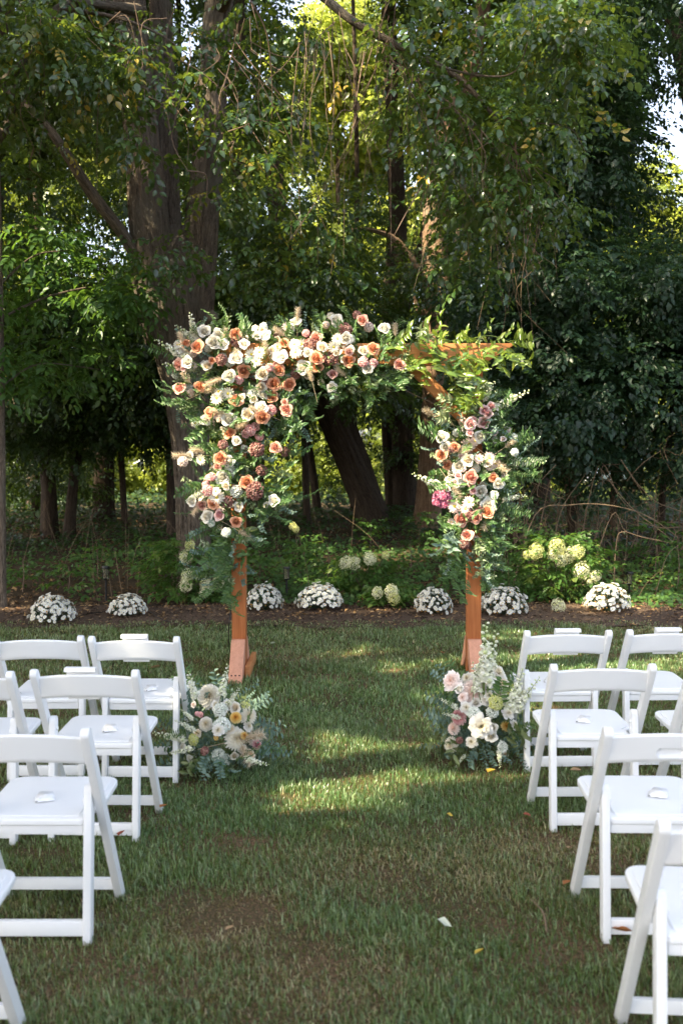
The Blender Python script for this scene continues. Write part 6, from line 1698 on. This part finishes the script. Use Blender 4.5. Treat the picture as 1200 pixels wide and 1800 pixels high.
# ------------------------------------------------------------------ hydrangeas
HYD = [florets(900 + k, .07, 120, .19, (1, 1, 1.25), 1.85).mesh('flower_head', PM['hyd']) for k in range(3)] + [florets(910, .07, 120, .19, (1, 1, 1.15), 1.85).mesh('flower_head', PM['lime'])]
def hydrangea(px, py, Y, heads, wpx, hpx, nleaf, seed, label, cpx=None):
    r = np.random.default_rng(seed)
    b = U(px, py, Y); g = float(gz(b[0], Y)); base = (b[0], Y, g)
    root = empty('hydrangea', base, label, 'flowering shrub', 'hydrangea shrubs in the bed')
    off = np.array(base); w, h = wpx * Y / FPX / 2, hpx * Y / FPX
    for (x, y, d, m_) in heads:
        p = U(x, y, Y - .34 + r.uniform(-.06, .06)) - off
        d_ = np.array([p[0] * .8 + r.normal(0, .2), -.5, 1.0])
        s = d * 1.02 * Y / FPX / .145
        link('flower_head', HYD[m_ if m_ >= 3 else r.integers(0, 3)], root, tuple(p), orient(d_, r.uniform(0, 6)), s)
        P = [(r.normal(0, .03), r.normal(0, .03), 0), tuple(p * .5 + (0, 0, .04)), tuple(p)]
        link('stem', tube_mesh('stem', [dict(P=P, R=[.006, .005, .003], sides=5, per=4)], M['twig']), root)
    if nleaf:
        q = r.uniform(0, 1, nleaf) ** .6; a = r.uniform(0, 6.28, nleaf); z = r.uniform(.06, .92, nleaf)
        ww = w * np.sqrt(np.clip(1 - (z - .45) ** 2 / .36, .05, 1))
        D = np.stack([np.cos(a), np.sin(a) - .2, r.uniform(-.1, .7, nleaf)], 1)
        P = np.stack([np.cos(a) * q * ww, np.sin(a) * q * ww * .7, z * h], 1)
        link('leaves', foliage_mesh('leaves', P, D, 'broad', M['broadleaf'], r, .72, .16, (.45, .8)), root)['kind'] = 'stuff'
hydrangea(985, 1060, 11.9, [(942, 968, 26, 3), (925, 975, 14, 3), (939, 979, 12, 3), (978, 962, 30, 3), (972, 975, 22, 0), (1000, 975, 26, 0), (1015, 970, 24, 3), (1022, 1003, 30, 0), (1045, 1013, 20, 0), (1035, 1024, 10, 0), (985, 985, 22, 0)], 135, 125, 330, 921, 'leafy hydrangea bush with many lime and cream flower heads at right')
hydrangea(981, 1082, 11.3, [(981, 1066, 25, 0)], 20, 20, 0, 922, 'single round cream flower head at the foot of the right shrub')
hydrangea(335, 1060, 11.9, [(327, 980, 24, 0), (329, 1012, 22, 0), (327, 1028, 24, 0), (334, 958, 18, 3), (362, 1028, 22, 0), (384, 1022, 22, 0), (358, 1040, 16, 0)], 140, 110, 230, 923, 'hydrangea bush with pale heads left of the left post')
hydrangea(640, 1075, 12.3, [(607, 990, 22, 0), (622, 990, 24, 0), (650, 982, 22, 0), (677, 976, 14, 3)], 90, 75, 150, 924, 'hydrangea with four pale heads in the cover seen through the arch')
hydrangea(685, 1080, 11.4, [(663, 1042, 20, 0), (688, 1040, 24, 0), (692, 1052, 22, 3)], 50, 40, 60, 925, 'small hydrangea with low cream heads right of the middle')
hydrangea(540, 970, 15.5, [(515, 925, 14, 3), (520, 930, 12, 3)], 40, 60, 24, 926, 'far yellow-green flower heads beyond the middle path light')

# ------------------------------------------------------------------ black path lights
M['black'] = plain('black_plastic', (.012, .012, .013), .35, .4)
gm, nt = newmat('lamp_glass'); out(nt, bsdf(nt, (.55, .50, .38), .12, .5, Transmission_Weight=.85)); M['lglass'] = gm
def cyl(r0, r1, z0, z1, seg=20):
    bm = bmesh.new(); bmesh.ops.create_cone(bm, cap_ends=True, segments=seg, radius1=r0, radius2=r1, depth=z1 - z0, matrix=Matrix.Translation((0, 0, (z0 + z1) / 2))); return bm
for (px, py, Y, h, lb) in ((187, 1062, 11.7, .44, 'black path light among ground cover beside the second white plant from left'), (504, 1050, 12.0, .40, 'black path light seen through the arch near its left post'), (1105, 1040, 12.1, .33, 'black path light behind the rightmost white plant')):
    x = U(px, py, Y)[0]; g = float(gz(x, Y))
    o = empty('path_light', (x, Y, g), lb, 'path light', 'black path lights in the bed')
    bm_obj('stake', cyl(.011, .012, -.02, h - .17), M['black'], o, 0)
    bm_obj('cup', cyl(.016, .040, h - .17, h - .145), M['black'], o, .002)
    bm_obj('glass', cyl(.030, .030, h - .1445, h - .031), M['lglass'], o, 0)
    for k in range(4):
        b2 = cyl(.003, .003, h - .146, h - .029, 6); a = k * PI / 2 + .4
        q = bm_obj('rib', b2, M['black'], o, 0); q.location = (.035 * math.cos(a), .035 * math.sin(a), 0)
    bm_obj('cap', cyl(.044, .042, h - .030, h, 24), M['black'], o, .003)

# ------------------------------------------------------------------ cables, fallen leaves, scraps
M['cable'] = plain('black_cable', (.012, .012, .012), .5, .3)
def cable(pts, label, w=.004):
    b = np.array(pts[0], float)
    o = link('cable', tube_mesh('cable', [dict(P=[np.array(p) - b for p in pts], R=[w] * len(pts), sides=6, per=8)], M['cable']), None, tuple(b))
    tag(o, label, 'cable')
cable([U(404, 1010, AY - .02), U(406, 1060, AY - .02), U(402, 1110, AY - .02), tuple(ground_at(404, 1150)[:2]) + (.03,), tuple(ground_at(412, 1160)[:2]) + (.03,)], 'black cable hanging down the left post of the arch')
cable([tuple(ground_at(x, y)[:2]) + (.035,) for (x, y) in ((60, 1085), (120, 1090), (160, 1084), (195, 1080), (250, 1075), (280, 1092), (300, 1100))], 'black cable lying across the planting bed between the left white plants')
LFm = {}
for nm, c in (('orange', (.42, .16, .05)), ('tan', (.42, .27, .14)), ('yellow', (.60, .42, .06)), ('pale', (.62, .66, .52)), ('red', (.34, .09, .05))):
    LFm[nm] = leaf_mat('fallen_' + nm, [(0, tuple(v * .8 for v in c)), (1, c)], c, .2, .6)
def fallen(px, py, s, c, label):
    p = ground_at(px, py)
    V, F = leaf_tri(.6, .18, -.2, True)
    V = V * s; V[:, 1] -= s / 2; V[:, 0] += .08 * s * np.sin(V[:, 1] / s * 6)
    me = np_mesh('fallen_leaf', V, F, LFm[c], rnd=np.full(len(F), .7), smooth=True)
    o = link('fallen_leaf', me, None, (p[0], p[1], .045), (FR.uniform(-.5, .2), FR.uniform(-.4, .4), FR.uniform(0, 6.28)))
    tag(o, label, 'leaf', 'fallen leaves on the lawn')
for a in ((287, 1435, .045, 'orange', 'orange fallen leaf beside the front foot of the second row left aisle chair'), (1092, 1660, .07, 'orange', 'orange-brown fallen leaf by the third row right chair leg'), (1001, 1510, .05, 'tan', 'tan fallen leaf left of the third row right chair'), (862, 1372, .07, 'yellow', 'yellow fallen leaf in front of the right ground flowers'),
          (780, 1646, .055, 'pale', 'pale whitish leaf lying alone in the aisle foreground'), (274, 1184, .09, 'tan', 'curled tan leaf on the grass behind the front left aisle chair'), (995, 1573, .04, 'orange', 'small orange leaf left of the third row right chair foot'), (214, 1484, .05, 'red', 'reddish leaf by the rear foot of the second row left chair'),
          (842, 1698, .04, 'yellow', 'tiny yellow leaf in the foreground grass'), (404, 1655, .035, 'tan', 'tan scrap of leaf on the brown patch'), (1011, 1370, .06, 'tan', 'tan leaf under the second row right chair'), (925, 1450, .04, 'red', 'small reddish leaf in the grass left of the right chairs'),
          (790, 1450, .03, 'yellow', 'small yellow leaf in the middle of the aisle'), (777, 1157, .06, 'orange', 'orange leaf on the grass left of the right post'), (758, 1173, .05, 'tan', 'tan leaf on the grass near the right post'), (480, 1140, .06, 'pale', 'pale leaf on the grass right of the left post'), (510, 1290, .03, 'pale', 'pale petal on the grass right of the left flowers')):
    fallen(*a)
p = ground_at(948, 1625)
tag(link('twig', tube_mesh('twig', [dict(P=[(0, -.12, .03), (.01, 0, .045), (-.01, .12, .04)], R=[.004, .004, .002], sides=5, per=4)], M['vinebark']), None, (p[0], p[1], 0)), 'thin brown twig lying on the grass left of the right chairs', 'twig')
print('total objects', len(scene.objects), 'tris', sum(len(m.polygons) for m in bpy.data.meshes))
